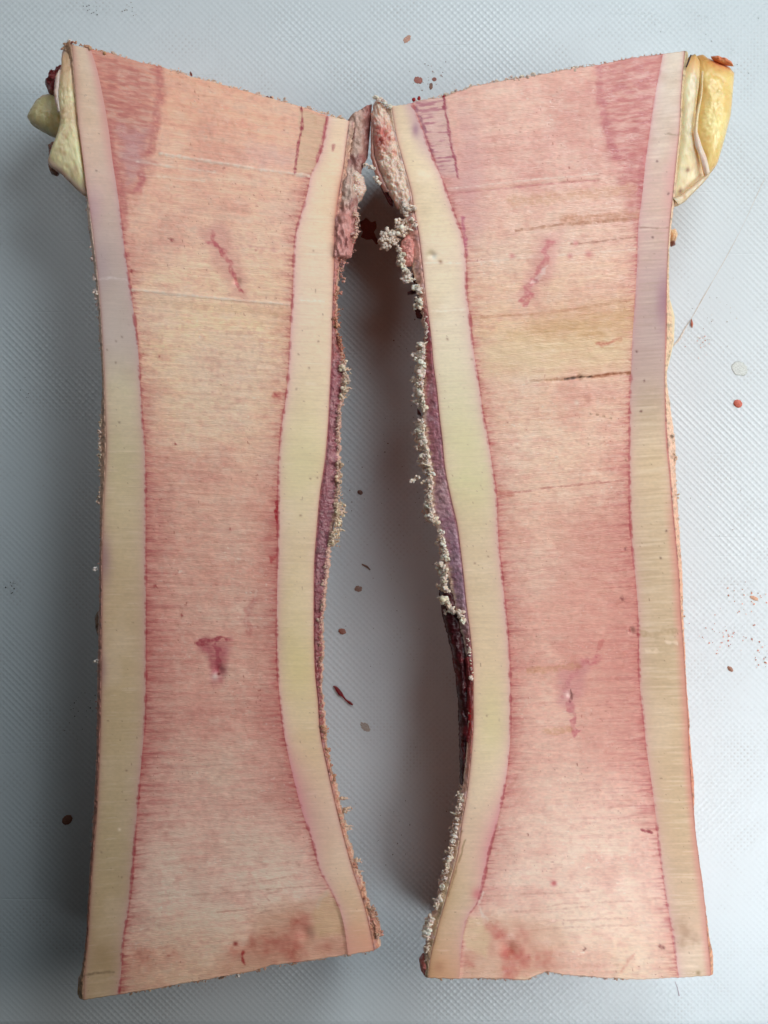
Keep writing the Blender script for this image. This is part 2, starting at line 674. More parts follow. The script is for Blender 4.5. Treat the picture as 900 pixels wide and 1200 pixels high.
# ------------------------------------------------------------------ traced edges of the two halves (photograph pixels)
L_top = [(66, 54), (75, 50), (82, 48), (85, 52), (92, 54), (105, 57), (127, 62), (168, 74), (188, 78), (224, 90), (264, 100), (312, 114), (356, 126), (384, 136), (408, 141), (425, 143)]
L_bot = [(86, 1171), (92, 1172), (98, 1172), (124, 1168), (144, 1165), (169, 1161), (207, 1154), (278, 1142), (300, 1138), (316, 1132), (350, 1128), (401, 1120), (439, 1114), (450, 1110)]
L_c0 = curve([(70, 50), (78, 70), (85, 100), (91, 150), (97, 190), (101, 222), (101.5, 250), (107.5, 300), (113.5, 350), (116, 400), (119, 450), (116, 500), (115.5, 520), (116, 580), (116, 640), (115, 700), (114, 740), (113, 780), (112, 840), (111, 900), (108, 960), (104.5, 1010), (102, 1055), (99, 1105), (94, 1140), (90, 1155), (90, 1172)])
L_c1 = curve([(84, 51), (85, 60), (88, 100), (92.5, 150), (97.5, 190), (101.5, 222), (106, 250), (112, 300), (117, 350), (120.5, 400), (122.5, 450), (124, 500), (124.5, 520), (122, 580), (120, 640), (119.5, 700), (119, 780), (118, 840), (116, 900), (113, 960), (109, 1010), (106, 1055), (103, 1105), (98.5, 1150), (98, 1172)])
L_c2 = curve([(106, 57), (112, 75), (118, 100), (127, 150), (132, 190), (136, 215), (141, 250), (147, 300), (154.5, 350), (161, 400), (164.5, 450), (167.5, 500), (169.5, 520), (170.5, 580), (170.5, 640), (171, 700), (171, 780), (170, 840), (165, 900), (160, 960), (156, 1010), (152, 1055), (144, 1105), (142, 1140), (139, 1166)])
L_c3 = curve([(384, 136), (380, 163), (373, 188), (365, 204), (360, 227), (353, 251), (347, 272), (344.5, 300), (343.5, 340), (341, 380), (339, 420), (336, 460), (330, 500), (327, 540), (326, 600), (325.5, 660), (324.5, 720), (325, 780), (328, 820), (333, 860), (339, 890), (346, 920), (354, 950), (366, 985), (375.5, 1020), (386, 1040), (398, 1065), (404, 1089), (408, 1119)])
L_c4 = curve([(409, 141), (405.5, 166), (402, 196), (397, 224), (393.5, 250), (391.5, 278), (391.5, 300), (390, 340), (389, 380), (388, 420), (386, 460), (384, 500), (380.5, 540), (374.5, 580), (371, 620), (368, 660), (367.5, 700), (367.5, 740), (369, 790), (372, 820), (375, 860), (383, 900), (392, 940), (402, 980), (413, 1020), (426, 1060), (433, 1090), (438, 1114)])
L_c5 = curve([(415, 142), (410, 166), (407, 196), (403, 224), (405, 250), (404, 278), (399, 300), (394, 340), (392.5, 380), (398, 405), (402, 430), (400, 460), (397, 500), (397, 540), (395, 580), (391, 610), (387, 640), (382, 680), (378, 720), (376.5, 790), (377, 820), (379.5, 860), (387, 900), (396, 940), (405.5, 980), (416.5, 1020), (430, 1060), (439, 1090), (444, 1110)])

R_top = [(455, 126), (459, 124), (482, 121), (491, 117), (513, 115), (520, 114), (524, 112), (537, 107), (563, 99), (608, 92), (640, 86), (679, 79), (697, 77), (741, 68), (777, 63), (803, 59.5), (812, 60)]
R_bot = [(496, 1145), (501, 1146), (540, 1147), (562, 1146), (600, 1148), (616, 1149), (640, 1139), (661, 1142), (710, 1146), (747, 1148), (797, 1145), (836, 1143)]
R_c0 = curve([(456, 125), (461, 160), (467, 190), (474, 223), (477, 248), (478, 273), (482, 300), (489, 330), (496, 360), (500, 395), (500, 425), (498, 455), (498, 485), (501, 515), (505, 545), (507, 555), (506, 585), (511, 615), (521, 645), (528, 675), (534, 705), (542, 740), (548, 780), (550, 820), (549.5, 850), (547, 880), (543, 920), (540, 945), (535, 970), (531, 1000), (523, 1030), (516, 1060), (507, 1090), (501, 1120), (498, 1146)])
R_c1 = curve([(459, 124), (465, 160), (473, 190), (482, 223), (486, 248), (491, 273), (496, 315), (499, 345), (503, 375), (506, 400), (508, 425), (512, 455), (515, 485), (518.5, 515), (522, 550), (529, 585), (536, 615), (540, 645), (543.5, 675), (546.5, 705), (551, 740), (554.5, 780), (555, 820), (555, 850), (553, 880), (549.5, 915), (546, 940), (541, 970), (537, 1000), (529, 1030), (521, 1060), (512.5, 1090), (505, 1120), (502, 1146)])
R_c2 = curve([(482.5, 121), (490, 140), (498, 160), (508, 187), (518, 210), (527, 237), (535, 258), (541, 275), (545.5, 300), (547, 345), (551, 375), (553.5, 400), (557, 425), (562, 455), (566, 485), (572, 515), (577, 548), (582, 585), (583, 615), (585, 645), (588.5, 675), (591.5, 705), (595, 740), (598, 800), (598, 860), (594, 905), (588, 940), (581, 970), (573, 1000), (567, 1030), (559, 1058), (549, 1073), (543, 1095), (538, 1147)])
R_c3 = curve([(777, 63), (768, 110), (762, 150), (757, 185), (752.5, 230), (748, 265), (747, 300), (745, 340), (741, 400), (739.5, 440), (738, 480), (738, 560), (738.5, 600), (741, 640), (745, 680), (748, 720), (749, 780), (750.5, 810), (754, 840), (758, 880), (764, 920), (769, 960), (774, 1005), (777.5, 1030), (782, 1060), (787.5, 1090), (791.7, 1120), (795.5, 1146)])
R_c4 = curve([(802, 59.5), (798, 110), (796, 150), (792, 190), (788, 230), (784.5, 265), (782.5, 300), (781, 350), (780, 400), (779, 440), (779.5, 480), (781, 520), (785, 560), (788, 600), (792, 640), (795.5, 680), (797.5, 720), (800.5, 755), (803.5, 800), (806, 840), (807.5, 880), (810, 920), (813.5, 960), (818, 1000), (826, 1060), (829, 1100), (831.5, 1125), (833, 1144)])
R_c5 = curve([(808, 60), (801, 110), (799, 150), (795, 190), (792, 230), (787.5, 265), (785, 300), (786, 350), (790, 375), (790, 400), (784, 425), (782, 445), (786, 470), (791, 500), (793.5, 520), (794, 560), (796.5, 600), (799, 640), (801, 680), (801.5, 720), (803, 755), (805, 800), (808, 840), (810.5, 880), (814, 910), (814.5, 960), (819, 1000), (827, 1060), (832, 1100), (837, 1122), (836, 1143)])


def edge_fn(pts):
    xs = [p[0] for p in pts]
    ys = [p[1] for p in pts]
    return lambda x: np.interp(x, xs, ys)


L_topf, L_botf, R_topf, R_botf = map(edge_fn, (L_top, L_bot, R_top, R_bot))


def end_y(fn, edge, guess):
    y = guess
    for _ in range(6):
        y = float(edge(float(fn(y))))
    return y


def strip(fa, fb, topf, botf, nrow, ncol, g0, g1, seed, ja=0.0, jb=0.0):
    """grid of photograph pixels between two traced edges"""
    v = np.linspace(0, 1, nrow)
    ya0, ya1 = end_y(fa, topf, g0), end_y(fa, botf, g1)
    yb0, yb1 = end_y(fb, topf, g0), end_y(fb, botf, g1)
    ya = ya0 + (ya1 - ya0) * v
    yb = yb0 + (yb1 - yb0) * v
    xa = fa(ya)
    xb = fb(yb)
    if ja:
        xa = xa + ja * fbm(ya / 5.0, ya * 0 + 3, seed, 4, 0.7)
    if jb:
        xb = xb + jb * fbm(yb / 5.0, yb * 0 + 8, seed + 3, 4, 0.7)
    t = np.linspace(0, 1, ncol)
    PX = xa[:, None] * (1 - t) + xb[:, None] * t
    PY = ya[:, None] * (1 - t) + yb[:, None] * t
    # follow the traced ends, with a slightly ragged saw edge
    e0 = topf(PX[0]) - PY[0] + 1.1 * fbm(PX[0] / 4.0, PX[0] * 0 + seed * .0, 91, 4, 0.7)
    e1 = botf(PX[-1]) - PY[-1] + 0.9 * fbm(PX[-1] / 5.0, PX[-1] * 0, 92, 4, 0.7)
    w0 = np.clip(1 - v / 0.05, 0, 1)[:, None]
    w1 = np.clip(1 - (1 - v) / 0.05, 0, 1)[:, None]
    PY = PY + e0[None] * w0 + e1[None] * w1
    return PX, PY

# ------------------------------------------------------------------ colour of the sawn faces


def streak_q(x, y, side):
    if side == 'L':
        sl = np.interp(y, [80, 200, 350, 600, 900, 1050, 1150], [.20, .13, .06, .03, -.02, -.09, -.14])
        return y - sl * (x - 250)
    sl = np.interp(y, [80, 230, 440, 600, 800, 1000, 1140], [-.15, -.075, -.06, -.07, -.02, -.01, 0])
    return y - sl * (x - 650)


def line_mask(x, y, pts, w, soft=1.2, wob=1.5, seed=0, broken=0.0):
    xx = x + wob * fbm(x / 7, y / 7, seed + 1, 2)
    yy = y + wob * fbm(x / 7, y / 7, seed + 2, 2)
    d, a, L = poly_dist(xx, yy, pts)
    ww = w * (0.75 + 0.5 * vnoise(a / 6.0, a * 0, seed + 4))
    m = 1 - sstep(ww * 0.5, ww * 0.5 + soft, d)
    m = m * np.clip(.8 + .75 * fbm(x / 2.6, y / 2.2, seed + 12, 2), .1, 1)
    if broken:
        m = m * np.clip(1 - broken + broken * 2.2 * (vnoise(a / 4.5, a * 0 + 2, seed + 9) * .5 + .5), 0, 1)
    return m


def near(x, y, cx, cy, r):
    return np.exp(-((x - cx) ** 2 + (y - cy) ** 2) / (r * r))


def paint_marrow(x, y, side, xl, xr):
    """x, y in pixels; xl, xr the cortical edges on the same row"""
    q = streak_q(x, y, side)
    if side == 'L':
        base = gradient(y, [(60, (238, 172, 142)), (200, (238, 181, 155)), (290, (238, 192, 165)), (380, (238, 199, 163)), (470, (231, 189, 160)), (560, (227, 172, 150)), (700, (222, 160, 143)), (850, (222, 163, 147)), (950, (229, 178, 162)), (1050, (233, 190, 173)), (1120, (228, 178, 154)), (1170, (214, 165, 138))])
    else:
        base = gradient(y, [(60, (224, 164, 146)), (200, (229, 174, 158)), (280, (230, 180, 158)), (340, (232, 187, 158)), (400, (230, 188, 150)), (450, (229, 181, 156)), (600, (230, 180, 158)), (750, (230, 172, 154)), (880, (232, 178, 160)), (960, (234, 188, 170)), (1040, (234, 190, 172)), (1100, (230, 184, 163)), (1148, (216, 174, 146))])
    base = base * (np.array([1.055, 1.06, 1.055]) if side == 'R' else np.array([1.085, 1.08, 1.07]))
    t = np.clip((x - xl) / (xr - xl), 0, 1)
    col = base
    pink = rgb(214, 136, 124)
    pale = rgb(240, 200, 178)
    red = rgb(186, 84, 84)
    deep = rgb(140, 24, 42)
    bl = fbm(x / 85, y / 60, 11 if side == 'L' else 12, 4)
    col = mix(col, pink, sstep(0.0, 0.6, bl) * 0.38)
    col = mix(col, pale, sstep(0.0, 0.6, -bl) * 0.5)
    mot = fbm(x / 14, q / 9, 21, 3)
    col = mix(col, pink, sstep(0.05, 0.6, mot) * 0.2)
    col = mix(col, pale, sstep(0.05, 0.6, -mot) * 0.24)
    # saw streaks
    s1 = fbm(x / 70, q / 3.2, 31, 2)
    s2 = fbm(x / 24, q / 1.9, 35, 2)
    s3 = fbm(x / 150, q / 9, 37, 2)
    col = mix(col, red, sstep(0.12, 0.8, s1) * 0.085)
    col = mix(col, pale, sstep(0.12, 0.8, -s1) * 0.15)
    col = mix(col, red, sstep(0.15, 0.7, s2) * 0.085)
    col = mix(col, rgb(246, 222, 204), sstep(0.2, 0.75, -s2) * 0.14)
    col = mix(col, pale, sstep(0.1, 0.7, s3) * 0.2)
    # reddening and comb marks next to the cortical wall
    de = np.minimum(x - xl, xr - x)
    lowz = sstep(480, 640, y) * (1 - sstep(930, 1010, y))
    side_w = (np.exp(-np.maximum(x - xl, 0) / 34) if side == 'L' else np.exp(-np.maximum(xr - x, 0) / 50))
    oth = (np.exp(-np.maximum(xr - x, 0) / 30) if side == 'L' else np.exp(-np.maximum(x - xl, 0) / 22))
    col = mix(col, rgb(205, 120, 112), lowz * side_w * 0.3)
    col = mix(col, rgb(212, 135, 122), lowz * oth * 0.25)
    cs = fbm(x / 38, q / 1.55, 43, 2)
    col = mix(col, rgb(165, 62, 66), sstep(0.05, 0.55, cs) * np.clip(side_w + 0.5 * oth, 0, 1) * (0.12 + 0.34 * lowz))
    col = mix(col, rgb(196, 112, 106), lowz * 0.07 * (0.5 + 0.5 * fbm(x / 60, y / 80, 47, 2)) * 2)
    gr = fbm(x / 3.4, q / 2.0, 401, 2)
    col = col * (1 + .045 * gr)[..., None]
    gp = fbm(x / 6.5, y / 5.0, 403, 3)
    col = mix(col, rgb(240, 200, 182), sstep(.15, .6, gp) * .24)
    col = mix(col, rgb(200, 122, 110), sstep(.15, .6, -gp) * .15)
    fl = vnoise(x / 3.0, q / 1.7, 405)
    col = mix(col, rgb(250, 232, 220), sstep(.78, .97, fl) * sstep(-.2, .4, fbm(x / 40, y / 40, 407, 2)) * .5)  # tiny wet glints painted into the marrow colour as pale flecks
    md = np.clip(np.minimum(x - xl, xr - x) / 40, 0, 1)[..., None]
    md = md * (0.35 + 0.65 * sstep(380, 560, y))[..., None]
    col = col * (1 + md * (np.array([1.04, 1.09, 1.085]) - 1))
    # red rim on both sides, dotted
    for dd, sd, st in ((x - xl, 51, .8), (xr - x, 57, .8)):
        col = mix(col, rgb(208, 112, 106), np.exp(-np.maximum(dd, 0) / 4.5) * 0.34)
        sm = fbm(x / 16, q / 1.6, sd + 400, 2)
        col = mix(col, rgb(176, 66, 70), np.exp(-np.maximum(dd, 0) / 8.0) * sstep(-.05, .5, sm) * .6)
    # fine pores
    po = vnoise(x / 2.4, y / 2.2, 61)
    pv = sstep(0.86, 0.99, po) * sstep(-0.1, 0.4, fbm(x / 50, y / 50, 63, 2))
    col = mix(col, rgb(150, 60, 50), pv * 0.55)

    def L(pts, w, c, a, **k):
        nonlocal col
        col = mix(col, c, line_mask(x, y, pts, w, **k) * a)

    def A(poly, c, a, soft=5, wob=5, sd=1, tex=0.0):
        nonlocal col
        xx = x + wob * fbm(x / 14, y / 14, sd, 3)
        yy = y + wob * fbm(x / 14, y / 14, sd + 7, 3)
        m = inside_soft(xx, yy, poly, soft)
        if tex:
            m = m * np.clip(1 - tex + tex * (1.1 + 1.2 * fbm(x / 11, q / 3.0, sd + 19, 3)), 0, 1.2)
        col = mix(col, c, m * a)

    white = rgb(248, 226, 208)
    if side == 'L':
        A([(112, 60), (190, 78), (186, 120), (184, 150), (174, 190), (162, 228), (150, 246), (138, 230), (126, 170), (114, 110)], rgb(204, 120, 110), .6, 15, 12, 3, .8)
        wv = inside_soft(x + 8 * fbm(x / 12, y / 12, 301, 3), y, [(112, 58), (190, 78), (178, 185), (150, 246), (128, 175)], 16)
        tx = fbm(x / 13, q / 2.4, 303, 3)
        col = mix(col, rgb(232, 182, 162), wv * sstep(.0, .5, tx) * .65)
        col = mix(col, rgb(184, 88, 86), wv * sstep(.05, .5, -tx) * .34)
        A([(140, 150), (175, 150), (168, 195), (148, 215)], rgb(214, 160, 160), .55, 9, 8, 5, .6)
        L([(186, 78), (187, 110), (183, 145), (176, 178)], 5, rgb(184, 80, 84), .5, soft=6, wob=2.5, seed=3, broken=.4)
        L([(166, 205), (163, 222)], 5, rgb(186, 78, 90), .6, soft=5, wob=3, seed=5, broken=.3)
        L([(126, 150), (133, 190), (143, 235), (146, 262)], 4, rgb(196, 100, 98), .5, soft=6, wob=2, seed=7)
        A([(352, 128), (386, 138), (376, 180), (366, 204), (345, 203), (350, 170)], rgb(232, 193, 158), .65, 3, 2, 9, .3)
        L([(353, 128), (354, 146), (351, 165), (348, 182), (345, 203)], 2.2, rgb(158, 44, 60), .85, soft=1.2, wob=1.5, seed=11, broken=.5)
        L([(384, 138), (379, 162), (372, 189)], 3, rgb(190, 80, 96), .8, soft=2, wob=1.5, seed=13, broken=.3)
        A([(300, 170), (346, 178), (345, 200), (320, 196), (280, 186)], rgb(228, 176, 176), .3, 12, 7, 15, .3)
        L([(188, 180), (230, 187), (300, 198), (362, 206)], 3.0, white, .75, soft=1.3, wob=1, seed=17, broken=.35)
        L([(160, 189), (205, 196), (260, 203)], 1.6, white, .6, soft=1.2, wob=1, seed=19, broken=.7)
        L([(150, 339), (200, 345), (260, 350), (338, 357)], 2.0, white, .75, soft=1.0, wob=1, seed=21, broken=.35)
        L([(165, 351), (250, 361), (335, 367)], 7, rgb(216, 168, 132), .3, soft=6, wob=2, seed=22)
        L([(165, 205), (240, 212)], 1.3, white, .5, soft=1, wob=1, seed=23, broken=.5)
        A([(235, 268), (262, 262), (280, 300), (292, 345), (272, 348), (255, 315)], rgb(222, 150, 140), .45, 9, 6, 25)
        L([(249, 270), (251, 286), (262, 297), (271, 312), (276, 332), (284, 343)], 2.8, rgb(196, 82, 90), .75, soft=3, wob=4.5, seed=27, broken=.7)
        L([(244, 284), (256, 288)], 2.4, rgb(200, 96, 104), .7, soft=2, wob=3, seed=29)
        L([(262, 292), (292, 288), (330, 293)], 2.0, rgb(220, 150, 140), .5, soft=2, wob=3, seed=31, broken=.6)
        for cx, cy, r in ((201, 281, 2.4), (182, 687, 2.2), (212, 722, 2.6), (335, 463, 4), (324, 463, 4), (154, 318, 2.4), (300, 293, 1.6), (187, 418, 2), (333, 113 + 40, 1.4), (270, 620, 1.6), (205, 520, 2.2)):
            col = mix(col, rgb(156, 48, 50), near(x + 2.2 * fbm(x / 2.4, y / 2.4, 14, 2), y + 2 * fbm(x / 2.4, y / 2.4, 15, 2), cx, cy, r * .72) * .75)
        L([(322, 463), (338, 462)], 5, rgb(206, 105, 95), .5, soft=2, wob=2, seed=33)
        L([(326, 588), (323, 598), (325, 612)], 4, rgb(168, 26, 38), .9, soft=1.5, wob=2, seed=35)
        L([(318, 656), (327, 650)], 4, rgb(190, 70, 70), .7, soft=2.5, wob=3, seed=37)
        A([(230, 756), (270, 746), (266, 770), (262, 798), (250, 800), (243, 778)], rgb(194, 104, 108), .7, 7, 7, 39, .7)
        L([(232, 756), (252, 750), (268, 748)], 2.4, rgb(164, 56, 68), .7, soft=2, wob=5, seed=41, broken=.8)
        L([(252, 752), (256, 770), (255, 790)], 2.4, rgb(174, 64, 80), .65, soft=2.5, wob=5, seed=43, broken=.8)
        col = mix(col, rgb(240, 215, 200), near(x, y, 252, 793, 4.5) * .8)
        col = mix(col, rgb(120, 40, 40), near(x, y, 256, 790, 1.8) * .9)
        L([(302, 690), (297, 704), (290, 716), (288, 736)], 2, rgb(244, 208, 190), .6, soft=1.5, wob=4, seed=45)
        L([(298, 704), (289, 722), (292, 742)], 5, rgb(208, 120, 112), .5, soft=4, wob=4, seed=46)
        A([(298, 1072), (330, 1062), (372, 1054), (392, 1060), (440, 1090), (446, 1116), (350, 1132), (240, 1152), (262, 1128), (290, 1112), (300, 1094)], rgb(222, 164, 136), .62, 13, 10, 47, .3)
        A([(372, 1056), (386, 1042), (400, 1066), (404, 1092), (372, 1098), (366, 1072)], rgb(234, 194, 150), .6, 5, 4, 49, .2)
        for cx, cy, r, a in ((352, 1085, 13, .6), (340, 1105, 14, .6), (318, 1110, 16, .5), (295, 1108, 10, .4), (276, 1118, 10, .4), (345, 1120, 10, .5), (410, 1085, 8, .5), (170, 1125, 16, .35), (200, 1122, 10, .3), (382, 1112, 10, .3)):
            m = near(x + 6 * fbm(x / 8, y / 8, 3, 3), y + 6 * fbm(x / 8, y / 8, 5, 3), cx, cy, r)
            col = mix(col, rgb(188, 78, 66), m * a * (0.8 + .5 * fbm(x / 6, y / 6, 8, 2)))
        L([(285, 1116), (284, 1122), (286, 1130)], 2.4, rgb(170, 40, 40), .8, soft=1.6, wob=1.5, seed=51)
        col = mix(col, rgb(140, 36, 36), near(x, y, 276, 1106, 2.6) * .8)
        for k in range(5):
            yy0 = 1032 + (0, 11, 17, 31, 36)[k]
            L([(225 + (60, 0, 90, 30, 70)[k], yy0 + 6), (310, yy0), ((345, 380, 330, 385, 350)[k], yy0 - 6)], 1.1, rgb(196, 130, 112), .4, soft=1, wob=.6, seed=60 + k, broken=.95)
        L([(388, 1042), (376, 1052), (372, 1062)], 3, rgb(236, 200, 178), .7, soft=2, wob=2, seed=66)
    else:
        A([(703, 76), (778, 62), (768, 110), (760, 170), (752, 230), (746, 264), (736, 240), (722, 196), (708, 150), (700, 110)], rgb(202, 116, 110), .62, 14, 12, 3, .8)
        wv = inside_soft(x + 8 * fbm(x / 12, y / 12, 301, 3), y, [(700, 74), (778, 62), (758, 180), (746, 264), (720, 196), (704, 130)], 16)
        tx = fbm(x / 13, q / 2.4, 303, 3)
        col = mix(col, rgb(232, 180, 164), wv * sstep(.0, .5, tx) * .6)
        col = mix(col, rgb(182, 84, 86), wv * sstep(.05, .5, -tx) * .34)
        L([(703, 80), (702, 105), (706, 130), (714, 165), (722, 184)], 4, rgb(184, 80, 88), .45, soft=6, wob=2.5, seed=3, broken=.4)
        L([(757, 178), (752, 200), (749, 240)], 3, rgb(184, 78, 82), .45, soft=5, wob=2, seed=5, broken=.3)
        A([(484, 118), (522, 113), (530, 165), (537, 208), (516, 205), (502, 165)], rgb(228, 186, 176), .7, 3, 2, 7, .2)
        cmb = fbm(x / 20, q / 2.6, 71, 2)
        cm = inside_soft(x, y, [(486, 118), (522, 114), (537, 206), (515, 205)], 2)
        col = mix(col, rgb(176, 96, 112), cm * sstep(0.0, .5, cmb) * .7)
        L([(519, 113), (523, 138), (528, 165), (533, 188), (537, 208)], 2.4, rgb(150, 40, 62), .85, soft=1.2, wob=1.5, seed=9, broken=.5)
        L([(488, 128), (497, 150), (499, 165), (506, 184)], 3.5, rgb(140, 70, 92), .75, soft=2, wob=2.5, seed=11, broken=.4)
        A([(536, 120), (560, 140), (570, 200), (548, 240), (538, 210)], rgb(228, 176, 174), .35, 14, 8, 13, .3)
        A([(518, 206), (560, 214), (575, 262), (545, 290), (535, 255)], rgb(222, 164, 160), .4, 14, 8, 15, .3)
        L([(543, 256), (544, 275), (546, 300)], 2.5, rgb(188, 84, 110), .75, soft=2, wob=2, seed=17)
        L([(520, 228), (570, 223), (640, 216), (700, 211)], 1.4, rgb(196, 116, 116), .6, soft=1, wob=1, seed=19, broken=.5)
        L([(520, 222), (600, 213), (700, 204)], 1.5, white, .6, soft=1, wob=1, seed=20, broken=.6)
        L([(545, 308), (640, 300), (745, 292)], 1.5, white, .5, soft=1, wob=1, seed=21, broken=.7)
        L([(600, 236), (660, 230), (742, 222)], 8, rgb(212, 152, 112), .4, soft=7, wob=3, seed=22, broken=.4)
        L([(605, 270), (660, 263), (748, 256)], 2.2, rgb(156, 90, 58), .55, soft=1.6, wob=.6, seed=23, broken=.9)
        L([(660, 258), (748, 252)], 7, rgb(190, 120, 84), .5, soft=5, wob=3, seed=24)
        L([(670, 286), (745, 278)], 1.5, rgb(140, 80, 60), .5, soft=1, wob=1, seed=25, broken=.8)
        A([(640, 374), (700, 362), (760, 352), (760, 388), (700, 400), (640, 400), (600, 392)], rgb(212, 162, 112), .6, 20, 10, 27, .5)
        L([(556, 372), (640, 367), (742, 351)], 1.6, rgb(190, 128, 90), .45, soft=1.8, wob=.8, seed=28, broken=.7)
        A([(570, 400), (742, 396), (742, 430), (640, 440), (570, 442)], rgb(236, 202, 160), .6, 16, 8, 29, .4)
        L([(700, 404), (715, 400), (728, 397)], 2.5, rgb(196, 90, 70), .6, soft=2, wob=3, seed=31)
        L([(622, 446), (645, 446), (662, 445), (668, 444)], 2.0, rgb(150, 100, 66), .7, soft=1, wob=1, seed=33, broken=.6)
        L([(662, 444), (678, 442), (694, 442)], 2.6, rgb(70, 46, 34), .9, soft=1, wob=1, seed=35)
        L([(694, 442), (720, 438), (740, 437)], 2.2, rgb(160, 92, 60), .8, soft=1.4, wob=1, seed=36, broken=.3)
        for cx, cy in ((692, 485), (700, 486), (708, 488), (716, 490), (733, 539), (690, 520)):
            col = mix(col, rgb(130, 84, 56), near(x + 1.5 * fbm(x / 2, y / 2, 16, 2), y, cx, cy, 1.2) * .6)
        col = mix(col, rgb(246, 216, 196), near(x, y, 676, 472, 3) * .8)
        L([(584, 580), (640, 572), (738, 562)], 1.5, rgb(186, 108, 98), .6, soft=1, wob=1.2, seed=37, broken=.4)
        L([(584, 578), (600, 578)], 5, rgb(206, 120, 104), .6, soft=2, wob=1.5, seed=38)
        A([(632, 275), (660, 272), (650, 320), (625, 352), (608, 350), (618, 320)], rgb(220, 146, 140), .5, 9, 6, 39)
        L([(648, 283), (640, 292), (638, 306), (630, 320), (624, 333), (618, 346)], 3.2, rgb(206, 104, 110), .65, soft=3.5, wob=5, seed=41, broken=.75)
        L([(642, 310), (634, 322), (624, 332)], 2.2, rgb(246, 214, 204), .7, soft=1.4, wob=3, seed=43, broken=.4)  # white glint along the vein, painted as colour
        L([(612, 352), (622, 347), (616, 356)], 5, rgb(196, 80, 90), .6, soft=3, wob=4, seed=45)
        for cx, cy, r in ((642, 283, 3), (675, 285, 3), (690, 298, 4), (600, 300, 3), (668, 300, 3)):
            col = mix(col, rgb(208, 112, 112), near(x, y, cx, cy, r) * .6)
        A([(650, 600), (742, 590), (748, 720), (752, 800), (745, 900), (690, 880), (650, 760)], rgb(214, 138, 124), .42, 34, 16, 47, .35)
        L([(702, 772), (690, 777), (681, 778), (674, 790), (666, 800), (660, 814)], 3, rgb(200, 94, 102), .65, soft=3.5, wob=5, seed=49, broken=.7)
        L([(662, 812), (670, 828), (672, 846), (676, 860), (680, 856)], 3, rgb(200, 96, 106), .7, soft=3.5, wob=5, seed=51, broken=.7)
        A([(655, 785), (690, 772), (686, 800), (672, 832), (654, 822)], rgb(214, 140, 140), .5, 6, 5, 53)
        col = mix(col, rgb(244, 220, 208), near(x + 3 * fbm(x / 4, y / 4, 17, 2), y, 666, 814, 4.5) * .7)
        L([(668, 808), (670, 816), (668, 822)], 1.8, rgb(120, 56, 52), .6, soft=1.2, wob=2, seed=55)
        L([(706, 750), (703, 758), (698, 765)], 2, rgb(206, 110, 104), .7, soft=1.5, wob=3, seed=57)
        L([(620, 786), (650, 784), (676, 781)], 5, rgb(202, 140, 100), .5, soft=4, wob=2, seed=59)
        L([(640, 857), (668, 855)], 4, rgb(202, 140, 100), .5, soft=4, wob=2, seed=61)
        for cx, cy, r in ((738, 739, 3.4), (774, 1109, 3.2), (777, 1111, 2), (685, 1112, 2.4), (730, 702, 4), (733, 643, 2.4), (760, 974, 2.5)):
            col = mix(col, rgb(112, 44, 40), near(x + 2.4 * fbm(x / 2.4, y / 2.4, 14, 2), y + 2 * fbm(x / 2.4, y / 2.4, 15, 2), cx, cy, r * .66) * .75)
        L([(752, 972), (764, 976)], 2, rgb(150, 40, 50), .8, soft=1, wob=1, seed=62)
        col = mix(col, rgb(210, 96, 100), near(x, y, 649, 1035, 3.4) * .8)
        A([(562, 1078), (600, 1074), (648, 1078), (662, 1100), (650, 1118), (640, 1142), (560, 1150), (528, 1148), (540, 1120)], rgb(226, 174, 146), .6, 14, 11, 63, .3)
        for cx, cy, r, a in ((586, 1095, 9, .6), (594, 1115, 13, .6), (612, 1125, 16, .6), (598, 1138, 9, .7), (640, 1126, 14, .4), (550, 1128, 8, .4), (576, 1086, 7, .4), (612, 1095, 10, .3)):
            m = near(x + 6 * fbm(x / 8, y / 8, 3, 3), y + 6 * fbm(x / 8, y / 8, 5, 3), cx, cy, r)
            col = mix(col, rgb(196, 82, 70), m * a * (0.8 + .5 * fbm(x / 6, y / 6, 8, 2)))
        A([(548, 1075), (562, 1076), (574, 1100), (570, 1122), (546, 1112), (542, 1096)], rgb(234, 198, 158), .7, 4, 3, 65, .2)
        L([(566, 1046), (561, 1060), (566, 1074), (572, 1078)], 3, rgb(246, 220, 205), .75, soft=1.6, wob=2, seed=67)
        for k in range(5):
            yy0 = 1046 + (0, 13, 19, 33, 41)[k]
            L([(570 + (0, 70, 20, 90, 50)[k], yy0 + 4), (660, yy0), ((700, 740, 690, 735, 750)[k], yy0 - 3)], 1.1, rgb(196, 132, 114), .4, soft=1, wob=.6, seed=70 + k, broken=.95)
        L([(742, 1118), (735, 1130), (728, 1140)], 2.2, rgb(214, 130, 112), .5, soft=2, wob=2, seed=76)
    return col


